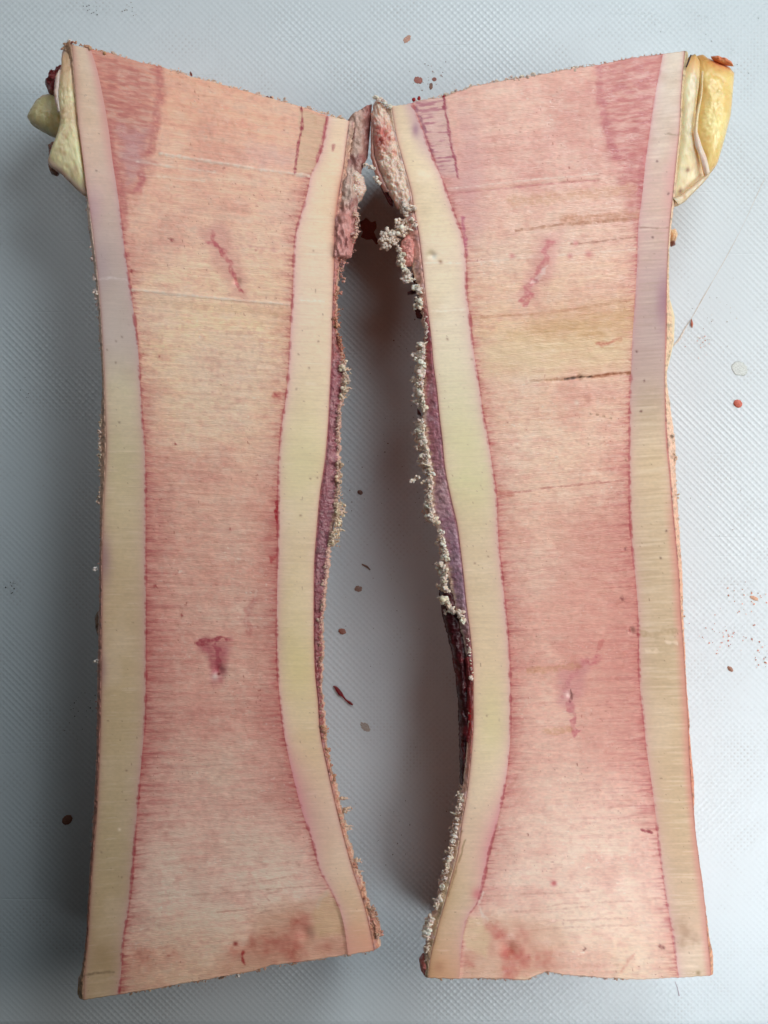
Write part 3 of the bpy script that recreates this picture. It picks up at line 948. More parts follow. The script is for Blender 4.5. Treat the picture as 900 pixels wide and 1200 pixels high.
def paint_cortex(x, y, which, xl, xr):
    """which: LO/LI left half outer/inner wall, RI/RO right half inner/outer wall"""
    q = streak_q(x, y, which[0])
    t = np.clip((x - xl) / (xr - xl), 0, 1)
    if which == 'LO':
        base = gradient(y, [(50, (222, 200, 160)), (150, (226, 196, 160)), (230, (220, 190, 165)), (330, (205, 190, 168)), (400, (206, 194, 168)), (460, (213, 204, 160)), (560, (210, 196, 150)), (700, (208, 186, 142)), (850, (204, 184, 138)), (1000, (202, 184, 138)), (1080, (200, 178, 132)), (1170, (200, 175, 130))])
    elif which == 'RO':
        base = gradient(y, [(50, (214, 203, 172)), (150, (212, 190, 166)), (230, (214, 178, 158)), (320, (206, 176, 160)), (400, (200, 175, 156)), (470, (206, 186, 156)), (540, (220, 198, 156)), (620, (214, 192, 154)), (740, (206, 184, 146)), (850, (210, 186, 146)), (1000, (206, 178, 138)), (1100, (206, 176, 142)), (1148, (200, 176, 138))])
    elif which == 'LI':
        base = gradient(y, [(130, (222, 200, 158)), (200, (232, 208, 164)), (300, (228, 206, 166)), (420, (226, 208, 168)), (540, (218, 208, 156)), (640, (216, 198, 154)), (780, (216, 200, 146)), (880, (218, 196, 150)), (960, (214, 190, 156)), (1050, (210, 182, 140)), (1120, (206, 160, 116))])
    else:
        base = gradient(y, [(120, (218, 204, 162)), (200, (224, 210, 164)), (280, (228, 216, 172)), (380, (224, 216, 178)), (480, (216, 212, 168)), (560, (210, 208, 156)), (640, (214, 200, 158)), (780, (218, 200, 156)), (880, (214, 202, 156)), (960, (220, 202, 164)), (1050, (200, 180, 138)), (1120, (204, 168, 128)), (1148, (196, 156, 112))])
    col = base
    bl = fbm(x / 45, y / 60, 81, 3)
    col = mix(col, rgb(228, 210, 178), sstep(0, .6, bl) * .3)
    col = mix(col, rgb(196, 176, 134), sstep(0, .6, -bl) * .25)
    s1 = fbm(x / 40, q / 2.2, 83, 2)
    amp = 0.34 if which in ('RO',) else 0.14
    col = mix(col, rgb(236, 222, 190), sstep(.1, .6, s1) * amp)
    col = mix(col, rgb(176, 150, 116), sstep(.1, .6, -s1) * amp * .75)
    col = col * (1 + .03 * fbm(x / 3.0, q / 1.8, 87, 2))[..., None]
    s2 = vnoise(x / 26, q / 1.3, 88)
    col = mix(col, rgb(240, 226, 198), sstep(.72, .95, s2) * .3)
    # pores and specks
    po = vnoise(x / 2.2, y / 3.2, 85)
    col = mix(col, rgb(120, 80, 60), sstep(0.93, 0.995, po) * .5)

    inner = (x - xl) if which in ('RO', 'LI') else (xr - x)
    if which == 'LI':
        inner = x - xl
        outer = xr - x
    elif which == 'RI':
        inner = xr - x
        outer = x - xl
    elif which == 'LO':
        inner = xr - x
        outer = x - xl
    else:
        inner = x - xl
        outer = xr - x
    inner = np.maximum(inner, 0)
    outer = np.maximum(outer, 0)
    # translucent pink just inside the blood rim, pale lilac edge outside
    col = mix(col, rgb(214, 150, 142), np.exp(-inner / 3.5) * .6)
    col = mix(col, rgb(204, 176, 168), np.exp(-inner / 9.0) * .35)
    col = mix(col, rgb(206, 160, 148), np.exp(-outer / 4.0) * (.45 if which in ('RO', 'LO') else .35))

    def L(pts, w, c, a, **k):
        nonlocal col
        col = mix(col, c, line_mask(x, y, pts, w, **k) * a)
    if which == 'LO':
        m = np.exp(-((y - 315) / 75.) ** 2) * (0.55 + 0.3 * (1 - t))
        col = mix(col, rgb(184, 168, 156), m * .65)
        col = mix(col, rgb(174, 152, 150), near(x, y / 2.2, 118, 312 / 2.2, 13) * .45)
        col = mix(col, rgb(186, 146, 150), near(x, y / 2, 108, 245 / 2, 12) * .5)
        col = mix(col, rgb(198, 186, 172), np.exp(-((y - 395) / 40.) ** 2) * .5)
        col = mix(col, rgb(164, 132, 128), near(x, y / 3, 122, 655 / 3, 9) * .7)
        col = mix(col, rgb(164, 132, 124), near(x, y / 3, 119, 785 / 3, 6) * .6)
        L([(116, 327), (130, 325), (148, 328)], 2, rgb(226, 220, 208), .5, soft=1.5, wob=1, seed=3)
        L([(96, 1142), (120, 1140), (132, 1139)], 2, rgb(120, 100, 74), .6, soft=1.5, wob=1.5, seed=5)
        col = mix(col, rgb(170, 142, 100), near(x, y, 120, 1120, 18) * .5)
        col = mix(col, rgb(252, 236, 200), near(x, y, 140, 972, 1.8) * .9)
        for cx, cy in ((119, 999), (143, 1028), (148, 903), (136, 400), (136, 425), (126, 410), (143, 395), (113, 200), (140, 495)):
            col = mix(col, rgb(110, 76, 60), near(x + 1.2 * fbm(x / 2, y / 2, 4, 2), y, cx, cy, 1.15) * .55)
        # soft start of the marrow at the top
        col = mix(col, rgb(222, 160, 140), sstep(.6, 1.0, t) * (1 - sstep(150, 240, y)) * .6)
        col = mix(col, rgb(198, 146, 116), (1 - sstep(.0, .35, t)) * (1 - sstep(60, 160, y)) * .5)
    if which == 'RO':
        m = np.exp(-((y - 365) / 62.) ** 2) * (0.35 + .65 * t)
        col = mix(col, rgb(158, 132, 132), m * .5)
        m = np.exp(-((y - 352) / 26.) ** 2) * sstep(.55, 1, t)
        col = mix(col, rgb(148, 96, 114), m * .6)
        col = mix(col, rgb(186, 160, 150), np.exp(-((y - 430) / 40.) ** 2) * .4)
        col = mix(col, rgb(214, 154, 144), np.exp(-((y - 210) / 50.) ** 2) * sstep(.5, 1, t) * .6)
        col = mix(col, rgb(210, 128, 112), sstep(.76, 1, t) * sstep(560, 640, y) * .5)
        col = mix(col, rgb(196, 150, 130), sstep(.7, 1, t) * sstep(940, 1060, y) * .4)
        L([(750, 742), (765, 745), (778, 741), (790, 738)], 5, rgb(176, 150, 112), .6, soft=4, wob=4, seed=7, broken=.5)
        L([(758, 763), (770, 764)], 3, rgb(232, 212, 180), .7, soft=2, wob=3, seed=9)
        L([(782, 752), (792, 754)], 3, rgb(238, 220, 190), .7, soft=2, wob=2, seed=11)
        L([(748, 266), (770, 268), (790, 265)], 1.4, rgb(150, 110, 90), .6, soft=1, wob=1, seed=13, broken=.4)
        L([(780, 157), (802, 159)], 1.4, rgb(150, 124, 96), .6, soft=1, wob=1, seed=15)
        for cx, cy in ((770, 189), (783, 227), (765, 278), (755, 446), (781, 622), (774, 654), (751, 482), (746, 412)):
            col = mix(col, rgb(84, 44, 40), near(x + 1.2 * fbm(x / 2, y / 2, 4, 2), y, cx, cy, 1.3) * .7)
        for cx, cy, r in ((800, 1085, 8), (806, 1092, 6), (798, 1105, 7), (815, 1102, 7)):
            m = near(x + 4 * fbm(x / 5, y / 5, 3, 2), y + 4 * fbm(x / 5, y / 5, 5, 2), cx, cy, r)
            col = mix(col, rgb(160, 122, 88), m * .5)
        col = mix(col, rgb(128, 100, 56), near(x, y, 818, 1140, 2.5) * .7)
    if which == 'LI':
        col = mix(col, rgb(216, 208, 158), np.exp(-((y - 545) / 60.) ** 2) * np.exp(-((t - .5) / .35) ** 2) * .45)
        col = mix(col, rgb(214, 206, 140), np.exp(-((y - 770) / 80.) ** 2) * np.exp(-((t - .55) / .35) ** 2) * .35)
        m = np.exp(-((y - 930) / 60.) ** 2) * np.exp(-inner / 14)
        col = mix(col, rgb(206, 134, 134), m * .7)
        col = mix(col, rgb(206, 150, 120), sstep(1070, 1110, y) * .55)
        col = mix(col, rgb(200, 140, 104), np.exp(-outer / 3) * sstep(180, 230, y) * (1 - sstep(300, 340, y)) * .8)
        L([(391, 170), (390, 176)], 2.5, rgb(160, 90, 84), .7, soft=2, wob=1, seed=3)
        for cx, cy in ((373, 400), (362, 431), (367, 294), (364, 561), (350, 415), (372, 560), (347, 456), (352, 604)):
            col = mix(col, rgb(120, 80, 60), near(x + 1.2 * fbm(x / 2, y / 2, 4, 2), y, cx, cy, 1.15) * .55)
        L([(350, 352), (380, 353)], 1.3, rgb(244, 232, 206), .6, soft=1, wob=1, seed=5, broken=.5)
    if which == 'RI':
        col = mix(col, rgb(212, 208, 154), np.exp(-((y - 535) / 62.) ** 2) * np.exp(-((t - .48) / .33) ** 2) * .45)
        col = mix(col, rgb(208, 204, 142), np.exp(-((y - 845) / 50.) ** 2) * np.exp(-((t - .5) / .3) ** 2) * .4)
        m = np.exp(-((y - 985) / 55.) ** 2) * np.exp(-inner / 12)
        col = mix(col, rgb(208, 132, 132), m * .7)
        col = mix(col, rgb(196, 100, 104), near(x, y, 560, 1048, 7) * .6)
        col = mix(col, rgb(196, 150, 108), sstep(1105, 1135, y) * .5)
        col = mix(col, rgb(176, 150, 96), np.exp(-outer / 7) * sstep(970, 1040, y) * .6)
        L([(541, 975), (534, 1008), (523, 1048), (512, 1085), (504, 1120)], 1.6, rgb(116, 92, 56), .7, soft=1.5, wob=1.5, seed=3)
        L([(545, 985), (534, 1022), (526, 1050)], 1.2, rgb(140, 112, 72), .6, soft=1.2, wob=1.5, seed=4)
        col = mix(col, rgb(176, 130, 92), near(x, y, 514, 1133, 7) * .7)
        col = mix(col, rgb(160, 150, 110), near(x, y, 504, 298, 5) * .7)
        col = mix(col, rgb(244, 234, 206), near(x, y, 508, 301, 4) * .9)
        col = mix(col, rgb(130, 90, 60), near(x, y, 516, 307, 2.2) * .8)
        L([(496, 308), (540, 308)], 1.4, rgb(244, 232, 204), .6, soft=1.2, wob=1, seed=5)
        L([(505, 365), (545, 363)], 1.6, rgb(242, 232, 204), .55, soft=1.4, wob=1, seed=7)
        m = near(x + 5 * fbm(x / 6, y / 6, 3, 3), y * 1.6 + 5 * fbm(x / 6, y / 6, 9, 3), 494, 207 * 1.6, 13)
        col = mix(col, rgb(242, 228, 192), m * .7 * (.6 + .6 * fbm(x / 5, y / 4, 5, 2)))
        m = sstep(.35, .9, t) * (1 - sstep(160, 200, y))
        col = mix(col, rgb(186, 156, 152), m * .45)
        for cx, cy in ((553, 421), (524, 397), (556, 660), (572, 652), (548, 912), (571, 839), (525, 398)):
            col = mix(col, rgb(120, 80, 60), near(x + 1.2 * fbm(x / 2, y / 2, 4, 2), y, cx, cy, 1.15) * .55)
        m = near(x, y / 2.0, 487, 152 / 2.0, 4)
        col = mix(col, rgb(150, 110, 120), m * .7)
    g = {'LO': (1.06, 1.015, 1.06), 'LI': (1.14, 1.09, 1.15), 'RI': (1.125, 1.07, 1.13), 'RO': (1.04, 1.0, 1.03)}[which]
    return col * np.array(g)


def blood_rim(col, x, y, d, seed, w=2.0, a=.8, top_fade=None):
    """broken line of blood where marrow meets bone"""
    wob = 1.3 * fbm(y / 5.0, x * 0, seed + 1, 3)
    n1 = vnoise(y / 2.6, y * 0 + 1, seed)
    n2 = fbm(y / 30, y * 0 + 3, seed + 5, 2)
    ww = w * (0.75 + 0.45 * n1 + 0.3 * n2)
    m = 1 - sstep(ww * .4, ww * .4 + 1.5, np.abs(d + wob))
    st = np.clip(.42 + .6 * n1 + .75 * n2, .06, 1)
    if top_fade is not None:
        st = st * top_fade
    return mix(col, rgb(168, 58, 64), m * st * a)

# ------------------------------------------------------------------ height of the sawn faces


def relief(x, y, side, marrow):
    q = streak_q(x, y, side)
    z = H + 0.00025 * fbm(x / 90, y / 90, 101, 2)
    if marrow is not None:
        z = z + marrow * (0.00005 * fbm(x / 40, q / 2.4, 103, 2) + 0.00008 * fbm(x / 16, y / 12, 105, 3))
    return z


HOLES = [(256, 786, 6, .0006), (668, 815, 3, .0004), (278, 330, 4, .0005), (626, 330, 3, .0002), (506, 299, 4, .0005), (358, 1095, 8, .0006), (596, 1112, 8, .0006), (740, 739, 3, .0006), (678, 442, 3, .0005)]


def holes(x, y):
    z = 0
    for cx, cy, r, d in HOLES:
        z = z - d * near(x, y, cx, cy, r)
    return z


def lumps_z(x, y, side):
    """proud scratch burrs"""
    z = 0
    if side == 'L':
        for pts, h in (([(188, 180), (300, 198), (362, 206)], .00016), ([(150, 339), (260, 350), (338, 357)], .00018)):
            d, _, _ = poly_dist(x, y, pts)
            z = z + h * np.exp(-(d / 1.6) ** 2)
        d, _, _ = poly_dist(x, y, [(298, 1072), (330, 1063), (372, 1055)])
        z = z - .00025 * sstep(0, 1, inside_soft(x, y, [(298, 1072), (330, 1062), (392, 1056), (446, 1100), (446, 1130), (250, 1160)], 16))
    else:
        d, _, _ = poly_dist(x, y, [(520, 228), (640, 216), (700, 211)])
        z = z - .00016 * np.exp(-(d / 1.8) ** 2)
        d, _, _ = poly_dist(x, y, [(640, 446), (694, 442), (740, 437)])
        z = z - .0003 * np.exp(-(d / 1.6) ** 2)
        z = z - .00025 * inside_soft(x, y, [(560, 1076), (650, 1078), (664, 1100), (640, 1150), (520, 1150)], 16)
    return z

# ------------------------------------------------------------------ one half of the bone


def build_half(side, root):
    if side == 'L':
        c0, c1, c2, c3, c4, c5 = L_c0, L_c1, L_c2, L_c3, L_c4, L_c5
        tf, bf = L_topf, L_botf
        g = [(50, 1172), (52, 1172), (57, 1166), (136, 1119), (141, 1114), (142, 1110)]
        wa, wb = 'LO', 'LI'
    else:
        c0, c1, c2, c3, c4, c5 = R_c0, R_c1, R_c2, R_c3, R_c4, R_c5
        tf, bf = R_topf, R_botf
        g = [(125, 1146), (124, 1146), (121, 1147), (63, 1146), (60, 1144), (60, 1143)]
        wa, wb = 'RI', 'RO'
    NR = 900
    # marrow
    PX, PY = strip(c2, c3, tf, bf, NR, 210, 90, 1140, 1)
    XL = PX[:, :1] + 0 * PX
    XR = PX[:, -1:] + 0 * PX
    C = paint_marrow(PX, PY, side, XL, XR)
    topf_l = sstep(200, 300, PY) if side == 'L' else 1.0
    topf_r = (0.35 + .65 * sstep(400, 470, PY)) if side == 'R' else 1.0
    fade_bot_l = 1 - .75 * sstep(1050, 1090, PY) if side == 'R' else 1.0
    fade_bot_r = 1 - .75 * sstep(1035, 1075, PY) if side == 'L' else 1.0
    C = blood_rim(C, PX, PY, PX - XL, 111, 2.0, .62, topf_l * fade_bot_l)
    C = blood_rim(C, PX, PY, XR - PX, 115, 2.0, .62, topf_r * fade_bot_r)
    Z = relief(PX, PY, side, np.clip(np.minimum(PX - XL, XR - PX) / 4, 0, 1)) + holes(PX, PY) + lumps_z(PX, PY, side) * np.clip(np.minimum(PX - XL, XR - PX) / 4, 0, 1)
    grid_obj("marrow", PX, PY, Z, C, M_marrow, root, (1, 1, 0, 0))
    # the two cortical walls
    for (fa, fb, wh) in ((c1, c2, wa), (c3, c4, wb)):
        PX, PY = strip(fa, fb, tf, bf, NR, 40, 90, 1140, 1)
        XL = PX[:, :1] + 0 * PX
        XR = PX[:, -1:] + 0 * PX
        C = paint_cortex(PX, PY, wh, XL, XR)
        first = wh in ('LO', 'RI')
        din = (XR - PX) if first else (PX - XL)
        dout = (PX - XL) if first else (XR - PX)
        fade = {'LO': sstep(200, 300, PY), 'RI': 1 - .75 * sstep(1050, 1090, PY), 'LI': 1 - .75 * sstep(1035, 1075, PY), 'RO': (0.35 + .65 * sstep(400, 470, PY))}[wh]
        C = blood_rim(C, PX, PY, din, 111 if first else 115, 1.5, .6, fade)
        C = mix(C, rgb(168, 92, 80), np.exp(-np.maximum(dout, 0) / 1.1) * .4)
        Z = relief(PX, PY, side, None) + holes(PX, PY) + 0.00012 * np.exp(-np.abs(dout) / 5) * -1
        grid_obj("cortical_wall", PX, PY, Z, C, M_cortex, root, (1, 1, 0, 0))
    # membranes outside both walls
    for (fa, fb, lf) in ((c0, c1, True), (c4, c5, False)):
        PX, PY = strip(fa, fb, tf, bf, NR, 24, 90, 1140, 5, .9 if lf else 0, 0 if lf else .9)
        if (side, lf) in (('R', True), ('L', False)):
            yy = PY[:, :1] if lf else PY[:, -1:]
            rag = np.clip(.5 + 1.3 * fbm(yy / 2.6, yy * 0 + 4, 501, 3, .75) + .8 * fbm(yy / 26, yy * 0 + 9, 503, 2), 0, 2.2) * (3.2 if lf else 2.2)
            if lf:
                rag = rag * (1 - .8 * sstep(735, 750, yy) * (1 - sstep(915, 930, yy)))
            ww = np.linspace(1, 0, PX.shape[1])[None] ** 3 if lf else np.linspace(0, 1, PX.shape[1])[None] ** 3
            PX = PX + (-1 if lf else 1) * rag * ww
        XL = PX[:, :1] + 0 * PX
        XR = PX[:, -1:] + 0 * PX
        d = (XR - PX) if lf else (PX - XL)
        wdt = np.maximum(XR - XL, .5)
        t = d / wdt
        if (side, lf) == ('L', True):
            C = gradient(PY, [(50, (196, 152, 120)), (200, (222, 190, 170)), (330, (206, 176, 160)), (420, (196, 160, 140)), (560, (206, 164, 138)), (700, (196, 140, 124)), (900, (190, 128, 112)), (1100, (186, 124, 104)), (1170, (210, 170, 134))])
            C = mix(C, rgb(226, 200, 182), sstep(.55, 1, t) * .6)
            C = mix(C, rgb(200, 150, 130), (1 - sstep(.0, .5, t)) * .4)
        elif (side, lf) == ('L', False):
            C = gradient(PY, [(140, (196, 160, 140)), (200, (206, 150, 124)), (280, (206, 130, 112)), (380, (176, 96, 84)), (440, (150, 76, 84)), (560, (150, 84, 92)), (640, (136, 76, 88)), (720, (132, 60, 66)), (820, (150, 72, 70)), (920, (190, 122, 100)), (1040, (206, 146, 116)), (1110, (206, 140, 112))])
            C = mix(C, rgb(176, 124, 128), sstep(0, .5, fbm(PX / 6, PY / 8, 121, 3)) * .5)
            C = mix(C, rgb(206, 176, 160), sstep(.2, .7, fbm(PX / 3, PY / 2, 123, 2)) * .35)
            C = mix(C, rgb(232, 194, 168), sstep(.7, .92, t) * .8)
            C = mix(C, rgb(176, 84, 74), (1 - sstep(0, .16, t)) * .5)
        elif (side, lf) == ('R', True):
            C = gradient(PY, [(124, (222, 190, 160)), (200, (226, 196, 176)), (280, (216, 150, 136)), (340, (222, 170, 150)), (390, (166, 72, 76)), (440, (170, 100, 106)), (530, (170, 112, 122)), (570, (190, 144, 146)), (640, (170, 128, 144)), (700, (160, 124, 140)), (730, (180, 140, 140)), (780, (176, 84, 78)), (850, (190, 100, 90)), (920, (206, 156, 136)), (1040, (206, 176, 144)), (1146, (186, 150, 118))])
            C = mix(C, rgb(204, 168, 176), sstep(0, .5, fbm(PX / 5, PY / 7, 125, 3)) * .5)
            C = mix(C, rgb(124, 66, 88), sstep(.1, .55, fbm(PX / 7, PY / 4, 127, 3)) * .35 * sstep(420, 480, PY) * (1 - sstep(720, 760, PY)))
            C = mix(C, rgb(236, 208, 186), sstep(.66, .9, t) * .85)
            C = mix(C, rgb(176, 92, 88), (1 - sstep(0, .14, t)) * .5)
        else:
            C = gradient(PY, [(60, (214, 190, 150)), (260, (226, 190, 160)), (400, (232, 196, 160)), (520, (232, 190, 164)), (700, (226, 172, 142)), (900, (214, 140, 112)), (1143, (222, 164, 130))])
            C = mix(C, rgb(186, 90, 84), (1 - sstep(0, .3, t)) * .75)
        C = mix(C, C * .82, sstep(0, .6, fbm(PX / 4, PY / 4, 129, 3)))
        narrow = np.clip(wdt / 10, .25, 1)
        Z = relief(PX, PY, side, None) - 0.0001 - (0.0016 * narrow) * np.clip(t, 0, 1) ** 1.6 + 0.00022 * fbm(PX / 3.5, PY / 3.5, 131, 3) * np.clip(t * 4, 0, 1) * np.clip(wdt / 6, 0, 1)
        Z = Z - 0.00012 * np.exp(-((t - .06) / .08) ** 2)
        grid_obj("membrane", PX, PY, Z, C, M_perio, root, (1, 1, 1 if lf else 0, 0 if lf else 1))
    # rounded outside of the bone below the cut
    nr, nc = 260, 44
    v = np.linspace(0, 1, nr)
    y0a, y1a = end_y(c0, tf, g[0][0]), end_y(c0, bf, g[0][1])
    y0b, y1b = end_y(c5, tf, g[5][0]), end_y(c5, bf, g[5][1])
    ya = y0a + 3 + (y1a - y0a - 6) * v
    yb = y0b + 3 + (y1b - y0b - 6) * v
    xa = c0(ya) + .8
    xb = c5(yb) - .8
    th = np.linspace(0, np.pi, nc)
    t = 0.5 - 0.5 * np.sign(np.cos(th)) * np.abs(np.cos(th)) ** 0.85
    PX = xa[:, None] * (1 - t) + xb[:, None] * t
    PY = ya[:, None] * (1 - t) + yb[:, None] * t
    Zs = (H - .0019) - (H - .0021) * np.abs(np.sin(th))[None] ** 0.75 + 0.0004 * fbm(PX / 20, PY / 20, 141, 3) * np.sin(th)[None]
    C = np.ones(PX.shape + (3,)) * rgb(200, 122, 90)
    C = mix(C, rgb(176, 78, 62), sstep(-.1, .5, fbm(PX / 30, PY / 60 + t * 3, 143, 4)) * .8)
    C = mix(C, rgb(206, 166, 128), sstep(0, .5, fbm(PX / 25, PY / 50 + t * 4, 145, 4)) * .45)
    X = (PX - 450) * S
    Y = (600 - PY) * S
    vv = np.stack([X, Y, Zs], -1).reshape(-1, 3)
    q = grid_quads(nr, nc)[:, ::-1]
    tr = []
    for b, fl in ((0, False), ((nr - 1) * nc, True)):
        for k in range(1, nc - 1):
            tr.append((b, b + k, b + k + 1) if not fl else (b, b + k + 1, b + k))
    mesh_obj("outer_shell", vv, q, M_shell, root, lin(C).reshape(-1, 3), np.array(tr))


half_l = empty("bone_half", tuple(list(map(float, wpos(250, 610, 0))) + [0.0]))
tag(half_l, "left half of a sawn marrow bone with a cream tissue flap at top left", "bone", "halves of one sawn marrow bone")
half_r = empty("bone_half", tuple(list(map(float, wpos(655, 610, 0))) + [0.0]))
tag(half_r, "right half of a sawn marrow bone with yellow fat at its top right", "bone", "halves of one sawn marrow bone")
build_half('L', half_l)
build_half('R', half_r)

# ------------------------------------------------------------------ attached bits of the left half


def c_flap(x, y, r):
    C = np.ones(x.shape + (3,)) * rgb(226, 208, 164)
    C = mix(C, rgb(222, 176, 140), 1 - sstep(60, 125, y))
    C = mix(C, rgb(234, 222, 176), near(x, y, 84, 180, 20) * .8)
    C = mix(C, rgb(196, 140, 110), sstep(.0, .6, fbm(x / 14, y / 22, 151, 3)) * .3)
    C = mix(C, rgb(226, 190, 176), sstep(.86, .97, r) * .8)
    return C


blob("tissue_flap", [(84, 47), (76, 49), (70, 58), (70, 72), (66, 84), (64, 105), (66, 128), (70, 137), (67.5, 147), (63, 162), (58, 172), (53, 187), (58, 194), (70, 202), (83, 215), (94, 226), (100, 228), (101, 215), (97, 190), (92, 150), (88, 105), (85.5, 70), (85.5, 52)], H - .0004, .005, .0005, M_fat, half_l, c_flap, 140, 16, .00018, 3, None, .012, 1)


def c_olive(x, y, r):
    C = np.ones(x.shape + (3,)) * rgb(216, 200, 150)
    C = mix(C, rgb(226, 210, 162), near(x, y, 44, 128, 12) * .7)
    C = mix(C, rgb(200, 146, 110), sstep(.7, 1, r) * (1 - sstep(112, 125, y)) * .8)
    C = mix(C, rgb(176, 154, 100), sstep(.1, .6, fbm(x / 7, y / 7, 153, 3)) * .3)
    return C


blob("fat_lump", [(27.5, 133), (32, 124), (39, 113), (47, 107), (58, 105), (68, 106), (76, 112), (80, 135), (76, 152), (66, 158), (57, 156), (44, 149), (33, 142)], H - .006, .008, .0008, M_fat, half_l, c_olive, 80, 12, .00015, 5, 0.004, 0, 1)
blob("meat_scrap", [(55, 78), (60, 80), (66, 74), (76, 70), (84, 85), (82, 108), (66, 112), (55, 106), (51, 100), (49, 92), (54, 91)], H - .004, .008, .0012, M_meat, half_l, lambda x, y, r: mix(np.ones(x.shape + (3,)) * rgb(126, 44, 44), rgb(196, 128, 120), sstep(.1, .6, fbm(x / 5, y / 5, 157, 3)) * .6), 80, 12, .0012, 7, None, .10, 0)
ribbon("pale_rind", [(69, 82), (64.5, 90), (63, 105), (64, 118), (68, 132)], [(71.5, 83), (71, 92), (70.5, 106), (71.5, 118), (72.5, 131)], H - .0012, .0016, M_fat, half_l, rgb(216, 184, 172), 60, 8, .0003, 9, .8)
blob("tissue_scrap", [(54, 168), (60, 163), (68, 165), (68, 180), (62, 190), (56, 186)], H - .005, .006, .001, M_meat, half_l, rgb(140, 92, 76), 50, 8, .0006, 11, None, .06, 0)
blob("tissue_scrap", [(54, 190), (60, 190), (67, 199), (64, 204), (58, 202)], H - .004, .005, .0006, M_meat, half_l, rgb(146, 104, 82), 50, 8, .0005, 13, None, .06, 0)
blob("tissue_scrap", [(109, 722), (114, 714), (120, 716), (120, 748), (114, 750), (110, 738)], H - .0035, .006, .0006, M_meat, half_l, rgb(136, 100, 74), 50, 8, .0005, 15, None, .06, 1)
blob("tissue_scrap", [(90, 1148), (96, 1141), (102, 1146), (100, 1168), (94, 1172), (89, 1168)], H - .0012, .004, .0003, M_fat, half_l, rgb(206, 160, 120), 50, 8, .0003, 16, None, .04, 1)


def c_sinew(x, y, r):
    C = np.ones(x.shape + (3,)) * rgb(196, 160, 144)
    C = mix(C, rgb(140, 84, 80), sstep(.0, .5, fbm(x / 9, y / 16, 161, 3)) * .7)
    C = mix(C, rgb(150, 80, 76), sstep(420, 433, x) * (1 - sstep(190, 215, y)) * .7)
    C = mix(C, rgb(230, 206, 190), sstep(.0, .5, fbm(x / 4, y / 6, 163, 3)) * sstep(185, 220, y) * .6)
    C = mix(C, rgb(206, 130, 124), sstep(236, 255, y) * .7)
    return C


# outside of the left half turning down into the gap at the top, with gristle on it
ribbon("sinew_sheet", [(407, 141), (404, 165), (400, 195), (395, 225), (391, 252), (389.5, 280), (390, 302)],
       [(436, 123), (434, 150), (431, 184), (424, 200), (420, 232), (418, 252), (412, 302)],
       [H - .003, H - .0035, H - .003, H - .0026, H - .002, H - .0016, H - .0012], .0045, M_perio, half_l, c_sinew, 110, 22, .0012, 17, .5)
blob("gristle_lump", [(404, 196), (416, 193), (427, 205), (430, 220), (424, 232), (414, 240), (402, 238), (398, 220)], H - .0014, .005, .0006, M_fat, half_l, lambda x, y, r: mix(np.ones(x.shape + (3,)) * rgb(226, 196, 180), rgb(170, 116, 108), sstep(0, .5, fbm(x / 5, y / 5, 165, 3)) * .7), 70, 12, .0009, 19, None, .06, 1)
blob("meat_scrap", [(398, 250), (408, 244), (418, 251), (418, 275), (413, 292), (404, 300), (396, 292), (394, 268)], H - .0013, .004, .0004, M_meat, half_l, lambda x, y, r: mix(np.ones(x.shape + (3,)) * rgb(196, 110, 104), rgb(232, 190, 172), sstep(0, .5, fbm(x / 5, y / 7, 167, 3)) * .6), 70, 12, .0007, 21, None, .06, 1)
blob("meat_scrap", [(428, 1075), (436, 1066), (440, 1078), (446, 1086), (447, 1098), (440, 1102), (432, 1092)], H - .0008, .004, .0006, M_meat, half_l, lambda x, y, r: mix(np.ones(x.shape + (3,)) * rgb(206, 150, 126), rgb(170, 90, 76), sstep(0, .5, fbm(x / 4, y / 4, 169, 3)) * .6), 70, 10, .0009, 23, None, .12, 0)

# ------------------------------------------------------------------ attached bits of the right half


def c_pad(x, y, r):
    C = np.ones(x.shape + (3,)) * rgb(240, 210, 140)
    C = mix(C, rgb(250, 230, 164), near(x, y, 838, 145, 22) * .8)  # highlight on the domed fat, painted as paler yellow
    C = mix(C, rgb(214, 140, 72), sstep(.0, 1, (95 - y) / 30) * .75)
    C = mix(C, rgb(214, 96, 72), near(x, y / .6, 850, 70 / .6, 13) * .8)
    C = mix(C, rgb(226, 184, 110), sstep(.05, .55, fbm(x / 14, y / 18, 171, 3)) * .35)
    C = mix(C, rgb(222, 170, 96), sstep(.85, 1, r) * .5)
    return C


pad = blob("fat_pad", [(814, 66), (820, 58.5), (827, 57.5), (833, 62), (842, 65), (850, 67.5), (859, 73), (865, 80), (863.5, 95), (862, 115), (860, 133), (853, 160), (845, 188), (838, 198), (829, 206), (822, 190), (815, 172), (813, 150), (816, 130), (818, 100)], H - .0022, .010, .0018, M_fat, half_r, c_pad, 140, 18, .0002, 25, None, .006, 1)


def c_padin(x, y, r):
    C = np.ones(x.shape + (3,)) * rgb(246, 224, 184)
    C = mix(C, rgb(226, 172, 110), 1 - sstep(60, 100, y))
    C = mix(C, rgb(240, 220, 172), near(x, y / 1.6, 806, 180 / 1.6, 16) * .7)
    C = mix(C, rgb(240, 200, 172), sstep(.86, 1, r) * sstep(190, 215, y) * .8)
    C = mix(C, rgb(224, 188, 138), sstep(.05, .55, fbm(x / 12, y / 9, 173, 3)) * .35)
    for cx, cy in ((798, 223), (806, 199), (815, 158)):
        C = mix(C, rgb(130, 76, 60), near(x, y, cx, cy, 2.3) * .7)
    return C


